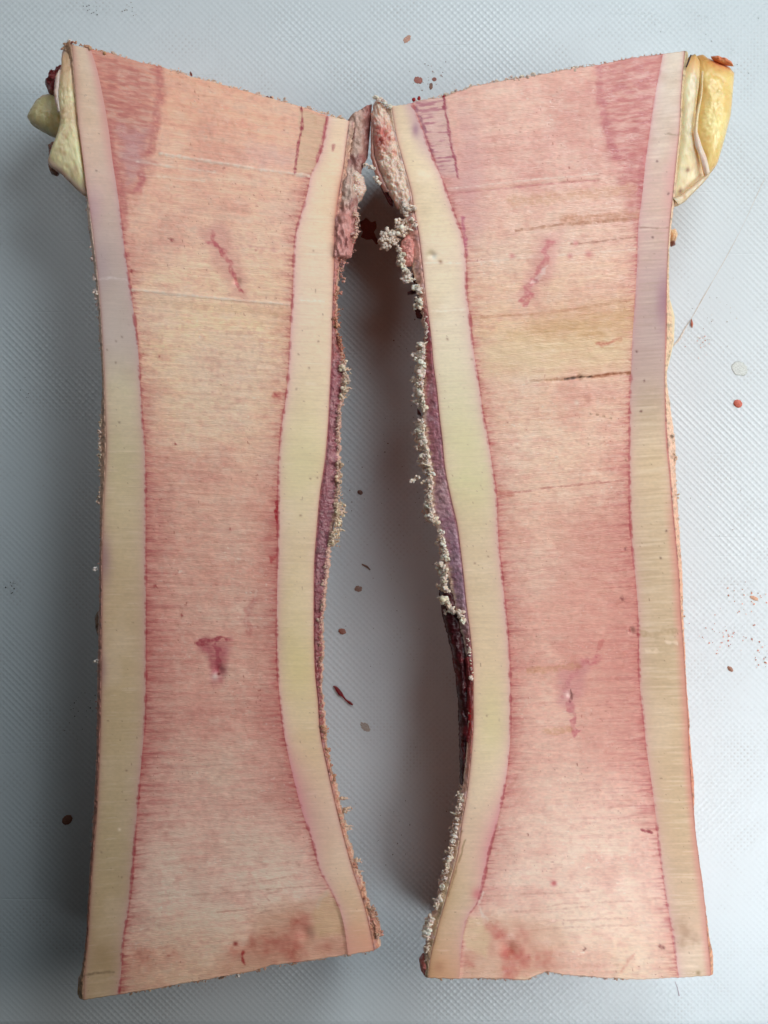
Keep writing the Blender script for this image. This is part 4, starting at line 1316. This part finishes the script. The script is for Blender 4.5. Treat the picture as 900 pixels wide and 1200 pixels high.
blob("fat_layer", [(804, 72), (810, 62), (818, 58.5), (823, 68), (822, 92), (819, 112), (817, 135), (814, 156), (817, 172), (823, 187), (828, 206), (820, 216), (808, 228), (797, 239), (791, 240), (788, 236), (791, 200), (795, 160), (798, 120), (800, 90)], H - .0006, .006, .0004, M_fat, half_r, c_padin, 140, 16, .0001, 27, None, .004, 1)
ribbon("sinew_strip", [(822, 84), (820, 112), (815, 135), (812.5, 155), (815, 172), (821, 186), (826, 205)], [(824.5, 84), (823, 112), (819, 135), (817.5, 154), (822, 170), (828, 184), (832, 202)], H + .0004, .0010, M_fat, half_r, lambda x, y, t: mix(np.ones(x.shape + (3,)) * rgb(238, 202, 164), rgb(238, 206, 190), sstep(145, 165, y)), 100, 10, .0002, 29, .5)
ribbon("sinew_strip", [(788, 232), (797, 229), (808, 220), (820, 210), (829, 203)], [(795, 241), (802, 237), (812, 227), (823, 216), (832, 205)], H - .0003, .0010, M_fat, half_r, rgb(240, 206, 174), 80, 8, .0002, 31, .3)
blob("meat_scrap", [(834, 64), (842, 64), (850, 66.5), (859, 72), (861, 76), (852, 74), (842, 70), (835, 67)], H - .0016, .0026, .0001, M_meat, half_r, lambda x, y, r: mix(np.ones(x.shape + (3,)) * rgb(226, 132, 90), rgb(236, 182, 124), sstep(0, .5, fbm(x / 4, y / 4, 175, 3)) * .6), 60, 8, .0006, 33, None, .06, 0)
ribbon("dark_slit", [(803.5, 78), (806, 71), (809, 64)], [(805, 79), (808, 72), (810.5, 65)], H - .00005, .0005, M_meat, half_r, rgb(70, 34, 34), 20, 6, 0, 35)
blob("tissue_scrap", [(785, 268), (793, 266), (796, 274), (793, 282), (786, 284)], H - .002, .004, .0004, M_fat, half_r, rgb(220, 184, 146), 50, 8, .0005, 37, None, .06, 1)
blob("meat_scrap", [(786, 283), (791, 281), (793, 286), (788, 288)], H - .0016, .003, .0003, M_meat, half_r, rgb(140, 86, 72), 40, 6, .0004, 39, None, .06, 1)
ribbon("thin_membrane", [(781, 344), (782, 370), (781, 400), (780, 432)], [(784, 346), (791, 372), (790, 400), (782, 434)], H - .0028, .0012, M_fat, half_r, rgb(236, 204, 168), 60, 8, .0003, 41, .5)


def c_gris(x, y, r):
    C = np.ones(x.shape + (3,)) * rgb(232, 196, 176)
    C = mix(C, rgb(200, 96, 88), near(x, y / 1.5, 447, 160 / 1.5, 10) * .85)
    C = mix(C, rgb(206, 120, 110), sstep(.0, .5, fbm(x / 7, y / 10, 181, 3)) * .5 * (1 - sstep(170, 200, y)))
    C = mix(C, rgb(240, 224, 206), sstep(.05, .5, fbm(x / 4, y / 4, 183, 3)) * .6)
    return C


blob("gristle_flap", [(435, 134), (438, 116), (443, 113), (449, 119), (456, 126), (460, 138), (465, 158), (469, 182), (475, 200), (482, 225), (486, 246), (478, 250), (466, 242), (456, 226), (448, 206), (440, 184), (436, 160)], H + .0001, .006, .0008, M_fat, half_r, c_gris, 130, 16, .0008, 43, None, .03, 1)
ribbon("sinew_strip", [(434.5, 134), (434.5, 160), (434.5, 184), (440, 205), (450, 225)], [(437, 134), (438, 160), (439, 184), (447, 202), (458, 226)], H - .002, .002, M_fat, half_r, rgb(196, 140, 128), 60, 8, .0004, 45, .6)
ribbon("blood_clot", [(444, 212), (448, 224), (454, 236), (458, 240)], [(449, 214), (454, 224), (460, 234), (461, 242)], H - .004, .004, M_clot, half_r, rgb(84, 22, 26), 40, 10, .0005, 47, .4)
blob("meat_scrap", [(470, 282), (478, 271), (486, 276), (488, 295), (484, 310), (474, 312), (468, 298)], H - .0006, .004, .0004, M_meat, half_r, lambda x, y, r: mix(np.ones(x.shape + (3,)) * rgb(214, 140, 130), rgb(232, 192, 178), sstep(0, .5, fbm(x / 5, y / 4, 185, 3)) * .6), 60, 12, .0006, 49, None, .03, 1)
for pl, pr in (([(484, 322), (485, 334), (488, 345)], [(492, 326), (494, 336), (496, 346)]), ([(477, 343), (484, 339), (488, 336)], [(478, 346), (486, 345), (492, 343)]), ([(486, 348), (486, 360), (488, 372)], [(496, 350), (497, 362), (498, 374)]), ([(489, 478), (492, 482)], [(489, 486), (494, 488)])):
    ribbon("blood_clot", pl, pr, H - .0032, .003, M_clot, half_r, rgb(70, 16, 20), 30, 8, .0004, 51, .6)


def c_clot(x, y, t):
    C = np.ones(x.shape + (3,)) * rgb(58, 14, 20)
    C = mix(C, rgb(110, 30, 34), sstep(.1, .55, fbm(x / 5, y / 14, 187, 3)) * .7)
    C = mix(C, rgb(150, 52, 48), sstep(.80, 1, t) * .6)
    return C


ribbon("blood_clot", [(514, 690), (518, 720), (526, 750), (533, 790), (536.5, 820), (537.5, 850), (538.5, 880), (538.5, 925)],
       [(534, 690), (541, 720), (547, 750), (552, 790), (553, 820), (552, 850), (549, 880), (542, 928)], H - .0042, .0060, M_clot, half_r, c_clot, 160, 16, .0009, 53, 1.2)
ribbon("raw_streak", [(545, 772), (547, 800), (548, 825), (549, 850), (546, 868)], [(550, 766), (554, 800), (555, 825), (556, 850), (550, 872)], H - .0012, .0014, M_clot, half_r, lambda x, y, t: mix(np.ones(x.shape + (3,)) * rgb(104, 36, 38), rgb(180, 36, 42), near(x, y, 552, 842, 16)), 60, 10, .0003, 55, .6)
blob("tissue_knob", [(491, 1127), (496, 1120), (502, 1122), (503, 1140), (498, 1147), (493, 1140)], H - .0014, .005, .0008, M_meat, half_r, rgb(176, 100, 92), 50, 10, .0006, 57, None, .05, 1)

# ------------------------------------------------------------------ fringes of saw meal along the edges
cream = rgb(255, 222, 200)
rosy = rgb(226, 176, 156)
dusk = rgb(206, 140, 118)


def fringe(cr, pts, n, size, colr, zlo, zhi, out=(-1, 0), reach=3.0, clump=0.5, spike=0.3):
    p = resample(pts, 400, False)
    dens = np.clip(0.55 + 0.9 * fbm(np.arange(400) / 14.0, np.arange(400) * 0, int(pts[0][0] * 3 + pts[0][1]), 3), .05, 2)
    dens = dens / dens.sum()
    ks = rng.choice(400, int(n * 2.0), p=dens)
    for k in ks:
        x, y = p[k] + rng.normal(size=2) * .6
        x -= out[0] * 2.9
        y -= out[1] * .6
        r_ = abs(rng.normal()) * reach * (0.3 + 1.4 * dens[k] / dens.max())
        x += out[0] * r_
        y += out[1] * r_
        z = rng.uniform(zlo, zhi) - r_ * 0.00025
        c = np.clip(np.asarray(colr) * rng.uniform(.9, 1.08) + rng.normal(size=3) * .012, 0, 1)
        u = rng.uniform()
        size_ = size
        size = size_ * rng.choice([.4, .6, .85, 1.3], p=[.35, .33, .24, .08])
        if u < spike:
            cr.add(x, y, z, size * rng.uniform(.35, .7), c, (rng.uniform(1.6, 3.2), rng.uniform(.4, .7), rng.uniform(.5, .8)), rng.uniform(-.35, .35))
        elif u < spike + clump:
            cr.clump(x, y, z, size * rng.uniform(.7, 1.3), c, 5)
        else:
            cr.add(x, y, z, size * rng.uniform(.4, .9), c, (rng.uniform(.8, 1.6), rng.uniform(.6, 1.1), rng.uniform(.7, 1)), rng.uniform(-.5, .5))
        size = size_


# right half, inner side: thick white meal
cr = Crumbs()
for seg, n, sz, rch, cl in (
    ([(438, 114), (445, 116), (455, 126)], 30, 2.0, 1.0, .5),
    ([(466, 190), (470, 215), (474, 245)], 60, 2.6, 3.0, .6),
    ([(466, 290), (469, 302), (470, 310)], 36, 2.6, 2.4, .6),
    ([(473, 312), (477, 322), (474, 330), (484, 328)], 40, 2.6, 2.4, .6),
    ([(488, 334), (491, 344)], 16, 2.8, 1.6, .8),
    ([(490, 350), (492, 362)], 18, 2.8, 1.6, .8),
    ([(496, 366), (499, 396)], 26, 1.8, 1.2, .3),
    ([(494, 402), (492, 430), (491, 455), (494, 478)], 190, 2.7, 3.6, .7),
    ([(494, 492), (493, 505), (498, 530), (500, 548)], 150, 2.7, 3.6, .7),
    ([(503, 550), (502, 580), (505, 600)], 110, 2.5, 3.4, .7),
    ([(502, 602), (508, 614)], 40, 2.6, 2.6, .7),
    ([(514, 622), (518, 640), (522, 655)], 50, 2.3, 2.4, .6),
    ([(514, 660), (520, 672), (518, 688), (524, 695)], 60, 2.8, 2.4, .8),
    ([(518, 700), (524, 708), (530, 718)], 40, 2.8, 2.2, .8),
    ([(536, 716), (540, 728)], 12, 2.8, 1.4, .8),
    ([(545, 745), (550, 775), (551, 800)], 30, 1.5, 1.0, .2),
    ([(539, 930), (536, 950), (533, 968), (530, 985)], 80, 2.0, 2.4, .5),
    ([(530, 985), (523, 1015), (515, 1045), (510, 1065)], 100, 2.1, 2.4, .5),
    ([(506, 1075), (500, 1085), (499, 1098)], 50, 2.6, 2.4, .8),
    ([(500, 1100), (498, 1125)], 20, 1.8, 1.2, .4),
):
    fringe(cr, seg, n, sz, cream, H - .0012, H + .0005, (-1, 0), rch, cl, .25)
for x, y in ((482, 564), (485, 562), (489, 560), (428, 193), (432, 195), (437, 197), (440, 208), (443, 214)):
    cr.clump(x, y, H - .001, 2.6, cream, 6)
k = 0
while k < 95:
    x, y = rng.uniform(445, 489), rng.uniform(240, 292)
    m = float(inside_soft(np.array([x]), np.array([y]), [(446, 286), (451, 272), (462, 262), (470, 248), (478, 238), (488, 250), (488, 268), (478, 270), (466, 284), (456, 290)], 2)[0])
    if rng.uniform() < m:
        k += 1
        cr.clump(x, y, H - .0012 + rng.uniform(-.0012, .0012), rng.uniform(1.6, 3.6), cream * rng.uniform(.9, 1.0), 6)
o = cr.build("saw_meal", M_crumb, half_r)
tag(o, None, None, None, 'stuff')
# right half, ends and outer side: sparse
cr = Crumbs()
fringe(cr, [(486, 120), (513, 115), (537, 107), (563, 99), (608, 92), (679, 79)], 150, 1.7, rgb(238, 204, 182), H - .0012, H + .0001, (0, -1), .9, .35, .35)
fringe(cr, [(679, 79), (741, 68), (777, 63)], 50, 1.4, rosy, H - .0012, H, (0, -1), .7, .3, .3)
fringe(cr, [(500, 1146), (562, 1146), (616, 1149), (640, 1140), (710, 1146), (747, 1148)], 80, 1.5, rgb(206, 160, 132), H - .0016, H - .0003, (0, 1), .5, .3, .3)
fringe(cr, [(783, 445), (792, 510), (797, 600), (802, 700), (805, 800)], 60, 1.3, rgb(232, 196, 166), H - .0016, H - .0005, (1, 0), .5, .3, .2)
for x, y in ((491, 115), (485, 117), (520, 114)):
    cr.add(x, y, H - .0004, 2.2, rgb(150, 40, 44))
o = cr.build("saw_meal", M_crumb, half_r)
tag(o, None, None, None, 'stuff')
# left half, inner side: rosy shreds
cr = Crumbs()
for seg, n, sz, rch, cl, c in (
    ([(419, 240), (420, 262), (416, 285)], 50, 1.9, 1.6, .4, rosy),
    ([(414, 288), (404, 302), (401, 318), (404, 330)], 60, 2.0, 2.6, .4, rgb(214, 150, 136)),
    ([(394, 336), (395, 352), (394, 372), (396, 386)], 60, 1.8, 2.6, .4, rgb(206, 136, 112)),
    ([(397, 390), (402, 405), (403, 424)], 40, 1.8, 1.5, .4, rgb(206, 130, 106)),
    ([(403, 424), (406, 440), (406, 458), (401, 468)], 70, 2.3, 3.0, .5, rgb(234, 200, 172)),
    ([(400, 470), (398, 500), (398, 530)], 60, 1.7, 1.2, .3, rosy),
    ([(398, 540), (398, 560), (398, 585)], 70, 2.0, 2.0, .4, rgb(232, 190, 164)),
    ([(396, 588), (397, 600), (394, 620), (388, 640)], 110, 2.2, 3.6, .5, rgb(236, 200, 168)),
    ([(386, 645), (381, 690), (377, 740)], 70, 1.5, .9, .3, rosy),
    ([(377, 740), (377, 790), (379, 840)], 60, 1.5, 1.0, .3, rgb(206, 150, 126)),
    ([(380, 850), (386, 890), (392, 920)], 80, 1.8, 1.8, .4, rgb(214, 150, 122)),
    ([(396, 934), (404, 970), (414, 1010)], 50, 1.6, 1.2, .3, rgb(222, 168, 140)),
    ([(416, 1010), (424, 1040), (432, 1060)], 60, 1.9, 2.0, .4, rgb(206, 140, 118)),
    ([(434, 1062), (441, 1080), (445, 1100)], 60, 2.1, 1.8, .5, rgb(214, 160, 136)),
):
    fringe(cr, seg, n, sz, c, H - .0014, H + .0001, (1, 0), rch, cl, .4)
for x0, y0, ln in ((401, 936, 8), (404, 947, 11), (403, 950, 8), (404, 968, 10), (406, 971, 7), (417, 1009, 8), (418, 1021, 8), (403, 433, 9), (404, 455, 9), (399, 600, 8)):
    for k in range(5):
        f = k / 4
        cr.add(x0 + ln * f, y0 + rng.normal() * .5, H - .0012, 2.4 * (1 - f) + .5, rgb(230, 186, 160), (1.6, .7, .8), rng.uniform(-.2, .2))
o = cr.build("saw_meal", M_crumb, half_l)
tag(o, None, None, None, 'stuff')
# left half, outer side and ends
cr = Crumbs()
fringe(cr, [(100, 230), (106, 290), (108, 305)], 50, 1.6, rgb(226, 190, 178), H - .0018, H - .0004, (-1, 0), .8, .4, .2)
fringe(cr, [(107, 320), (109, 340), (115, 372), (116, 410)], 60, 1.8, rgb(226, 196, 180), H - .0018, H - .0004, (-1, 0), 1.0, .5, .2)
fringe(cr, [(117, 478), (115, 510), (115, 560), (113, 592)], 70, 1.7, rgb(216, 180, 156), H - .0018, H - .0004, (-1, 0), .9, .4, .2)
fringe(cr, [(115, 600), (115, 700), (112, 780), (111, 900), (104, 1010)], 70, 1.3, rgb(196, 140, 124), H - .0014, H - .0004, (-1, 0), .5, .3, .2)
fringe(cr, [(72, 57), (82, 48), (105, 57), (127, 62)], 40, 1.8, rgb(206, 146, 116), H - .0012, H, (0, -1), .7, .4, .2)
fringe(cr, [(127, 62), (188, 78), (264, 100), (356, 126), (408, 141)], 170, 1.5, rgb(240, 194, 168), H - .0012, H + .0001, (0, -1), .8, .35, .4)
fringe(cr, [(144, 1165), (207, 1154), (300, 1138), (350, 1128), (439, 1114)], 90, 1.5, rgb(214, 164, 134), H - .0016, H - .0003, (0, 1), .7, .35, .3)
for x, y in ((237, 1150), (279, 1144), (112, 667), (113, 775), (82, 49)):
    cr.clump(x, y, H - .0012, 2.4, rgb(230, 210, 196), 6)
for x, y in ((224, 87), (314, 114), (318, 115), (84, 50), (353, 126)):
    cr.add(x, y, H - .0003, 1.8, rgb(110, 60, 54), (.6, 1.6, .7))
o = cr.build("saw_meal", M_crumb, half_l)
tag(o, None, None, None, 'stuff')

# ------------------------------------------------------------------ bits lying on the board


def speck(name, x, y, pts, colr, label, cat, thick=.0006, dome=.0003, mat=M_spot, group=None, jag=.12, seed=0):
    """irregular crumb on the board; pts = offsets in pixels"""
    z = thick * .75
    thick, dome = thick * .4, dome * .3
    z = thick * .75
    o = blob(name, [(x + a, y + b) for a, b in pts], z, thick, dome, mat, None, rgb(*colr), 40, 7, dome * .8, seed + 200, None, jag, 1)
    me = o.data
    n = len(me.vertices)
    co = np.empty(n * 3, np.float32)
    me.vertices.foreach_get("co", co)
    co = co.reshape(-1, 3)
    c = co.mean(0)
    c[2] = 0
    me.vertices.foreach_set("co", (co - c).ravel())
    o.location = [float(q) for q in c]
    me.update()
    tag(o, label, cat, group)
    return o


def oval(rx, ry, ang=0, n=16):
    a = math.radians(ang)
    out = []
    for k in range(n):
        t = 2 * math.pi * k / n
        u, v = rx * math.cos(t), ry * math.sin(t)
        out.append((u * math.cos(a) - v * math.sin(a), u * math.sin(a) + v * math.cos(a)))
    return out


o = tube("blood_thread", smooth_path([(390.5, 804), (394, 806), (398, 812), (402, 816), (405, 820), (409, 823), (413.5, 826)], 40), [.6, 1.6, 2.4, 2.6, 1.2, .9, 1.0, 1.7, .8], .0005, M_clot, None, rgb(130, 22, 32), 8, .8)
tag(o, "dark red clotted blood thread lying on the board between the two bone halves", "blood clot")
speck("blood_stain", 432, 270, [(-9, -12), (-2, -15), (3, -9), (8, -11), (9, -3), (6, 2), (9, 8), (13, 15), (9, 17), (4, 10), (-3, 11), (-9, 8), (-7, 1), (-11, -4)], (150, 84, 74), "ragged brown red stain on the board in the narrow top of the gap", "blood stain", .00007, .00002, seed=1, jag=.1)
speck("bone_crumb", 78.5, 961, oval(7, 5.2, -40), (136, 92, 74), "reddish brown crumb on the board left of the left bone half", "crumb", .0012, .0006, seed=2)
speck("meat_crumb", 865, 473, oval(5.5, 4.6, 30), (206, 108, 88), "small coral red crumb on the board right of the right bone half", "crumb", .0012, .0006, M_meat, seed=3)
speck("fat_smear", 867, 432, oval(10, 8, 30), (209, 213, 208), "faint cream grease smear on the board above the coral crumb", "smear", .00004, .00001, seed=4, jag=.15)
speck("blood_spot", 490, 94, oval(5.5, 4.2, 10), (166, 104, 92), "largest of the brown spots on the board above the top of the right bone half", "blood spot", .0001, .00004, seed=5, jag=.22)
speck("blood_spot", 509, 93, oval(2.8, 2.4, 0), (148, 92, 80), "round brown spot to the right of the largest spot above the right bone half", "blood spot", .0001, .00004, seed=6, jag=.2)
speck("blood_spot", 505, 101, oval(2.2, 4.2, 5), (136, 100, 84), "upright brown fleck just below two spots above the right bone half", "blood spot", .0001, .00004, seed=7, jag=.2)
speck("blood_spot", 477, 46, oval(5.5, 3.2, -50), (196, 150, 130), "pale tan smear near the top edge of the board above the gap", "smear", .00005, .00002, seed=8, jag=.3)
speck("meat_crumb", 422, 577, oval(3.4, 2.6, 30), (126, 92, 82), "small dark wet crumb, topmost of the crumbs in the gap", "crumb", .0009, .0005, M_meat, seed=9)
speck("meat_crumb", 420, 690, oval(4.6, 3.4, 0), (154, 122, 108), "flat brown crumb in the gap, above the two toned red crumb", "crumb", .0007, .0003, seed=10, jag=.2)
speck("meat_crumb", 401, 740, oval(4.6, 3.6, 20), (164, 108, 92), "red brown crumb in the gap close to the left bone half, above the blood thread", "crumb", .0010, .0005, M_meat, seed=11, jag=.2)
o = tube("meat_fibre", smooth_path([(424, 661), (430, 664), (434, 668)], 16), [.5, 1.3, .6], .0003, M_spot, None, rgb(126, 92, 80), 6, .6)
tag(o, "thin brown fibre slanting across the board in the gap", "fibre")
speck("grease_smear", 428, 852, oval(7, 4, 40), (172, 160, 150), "faint brown smear on the board in the lower gap below the blood thread", "smear", .00004, .00001, seed=12, jag=.25)
speck("bone_crumb", 856, 784, oval(4.2, 2.4, 40), (156, 112, 92), "brown splinter on the board right of the right bone half, below the scattered red specks", "crumb", .0008, .0004, seed=13, jag=.2)
speck("meat_crumb", 884, 701, oval(5.5, 2.2, 20), (206, 160, 132), "flat orange tan shred on the board at the right edge above the scattered specks", "crumb", .0005, .0002, seed=14, jag=.25)
o = tube("meat_fibre", smooth_path([(810.5, 374), (811, 380), (811, 384)], 12), [.5, 1.6, .5], .0004, M_meat, None, rgb(190, 110, 86), 6, .7)
tag(o, "short red fibre standing upright on the streak right of the right bone half", "fibre")
o = tube("dried_streak", smooth_path([(786, 408), (796, 398), (803, 384), (810, 374), (822, 352), (836, 328), (852, 300), (872, 262), (890, 222), (897, 208)], 90), [.7, 1.5, .8, .3, .6, .2, .35, .12, .3, .15], .00005, M_spot, None, rgb(212, 200, 188), 6, .3)
tag(o, "long thin tan streak running up the board at the right from the bone edge", "streak")
o = tube("meat_fibre", smooth_path([(791, 1150), (794, 1158), (796, 1167)], 16), [.25, .45, .7], .0002, M_spot, None, rgb(176, 160, 168), 6, .6)
tag(o, "fine mauve fibre on the board under the bottom of the right bone half", "fibre")
# loose specks nobody could count
cr = Crumbs()


def scatter(n, cx, cy, sx, sy, r0, r1, colr):
    for _ in range(n):
        x, y = cx + rng.normal() * sx, cy + rng.normal() * sy
        cr.add(x, y, .00015, rng.uniform(r0, r1), np.clip(colr * rng.uniform(.8, 1.25), 0, 1), (1, 1, .35), rng.uniform(0, 3))


scatter(46, 850, 745, 22, 12, .4, 1.3, rgb(196, 130, 110))
scatter(30, 880, 700, 14, 10, .4, 1.2, rgb(206, 150, 124))
scatter(26, 895, 770, 10, 12, .4, 1.3, rgb(200, 136, 112))
scatter(30, 840, 370, 25, 25, .3, .8, rgb(186, 176, 160))
scatter(16, 822, 400, 8, 8, .4, .9, rgb(200, 150, 130))
scatter(60, 470, 640, 22, 110, .3, .6, rgb(120, 112, 108))
scatter(24, 425, 600, 14, 90, .3, .8, rgb(100, 84, 78))
scatter(12, 472, 480, 12, 60, .4, .9, rgb(100, 60, 52))
scatter(14, 100, 822, 8, 14, .4, .9, rgb(70, 72, 72))
scatter(10, 92, 840, 10, 14, .4, .9, rgb(70, 72, 72))
scatter(14, 106, 12, 5, 6, .4, .9, rgb(120, 124, 126))
scatter(12, 150, 11, 6, 4, .4, .8, rgb(140, 130, 124))
scatter(8, 14, 687, 3, 4, .6, 1.1, rgb(52, 52, 52))
scatter(8, 24, 455, 5, 14, .4, .9, rgb(70, 74, 76))
scatter(24, 508, 88, 14, 10, .4, .9, rgb(140, 110, 100))
scatter(40, 850, 60, 40, 40, .3, .7, rgb(170, 176, 176))
scatter(20, 470, 975, 30, 30, .4, .8, rgb(96, 92, 88))
scatter(40, 860, 620, 25, 90, .3, .7, rgb(190, 186, 178))
o = cr.build("board_specks", M_spot, None)
tag(o, "scattered fine reddish and grey specks over the white board", "specks", None, 'stuff')
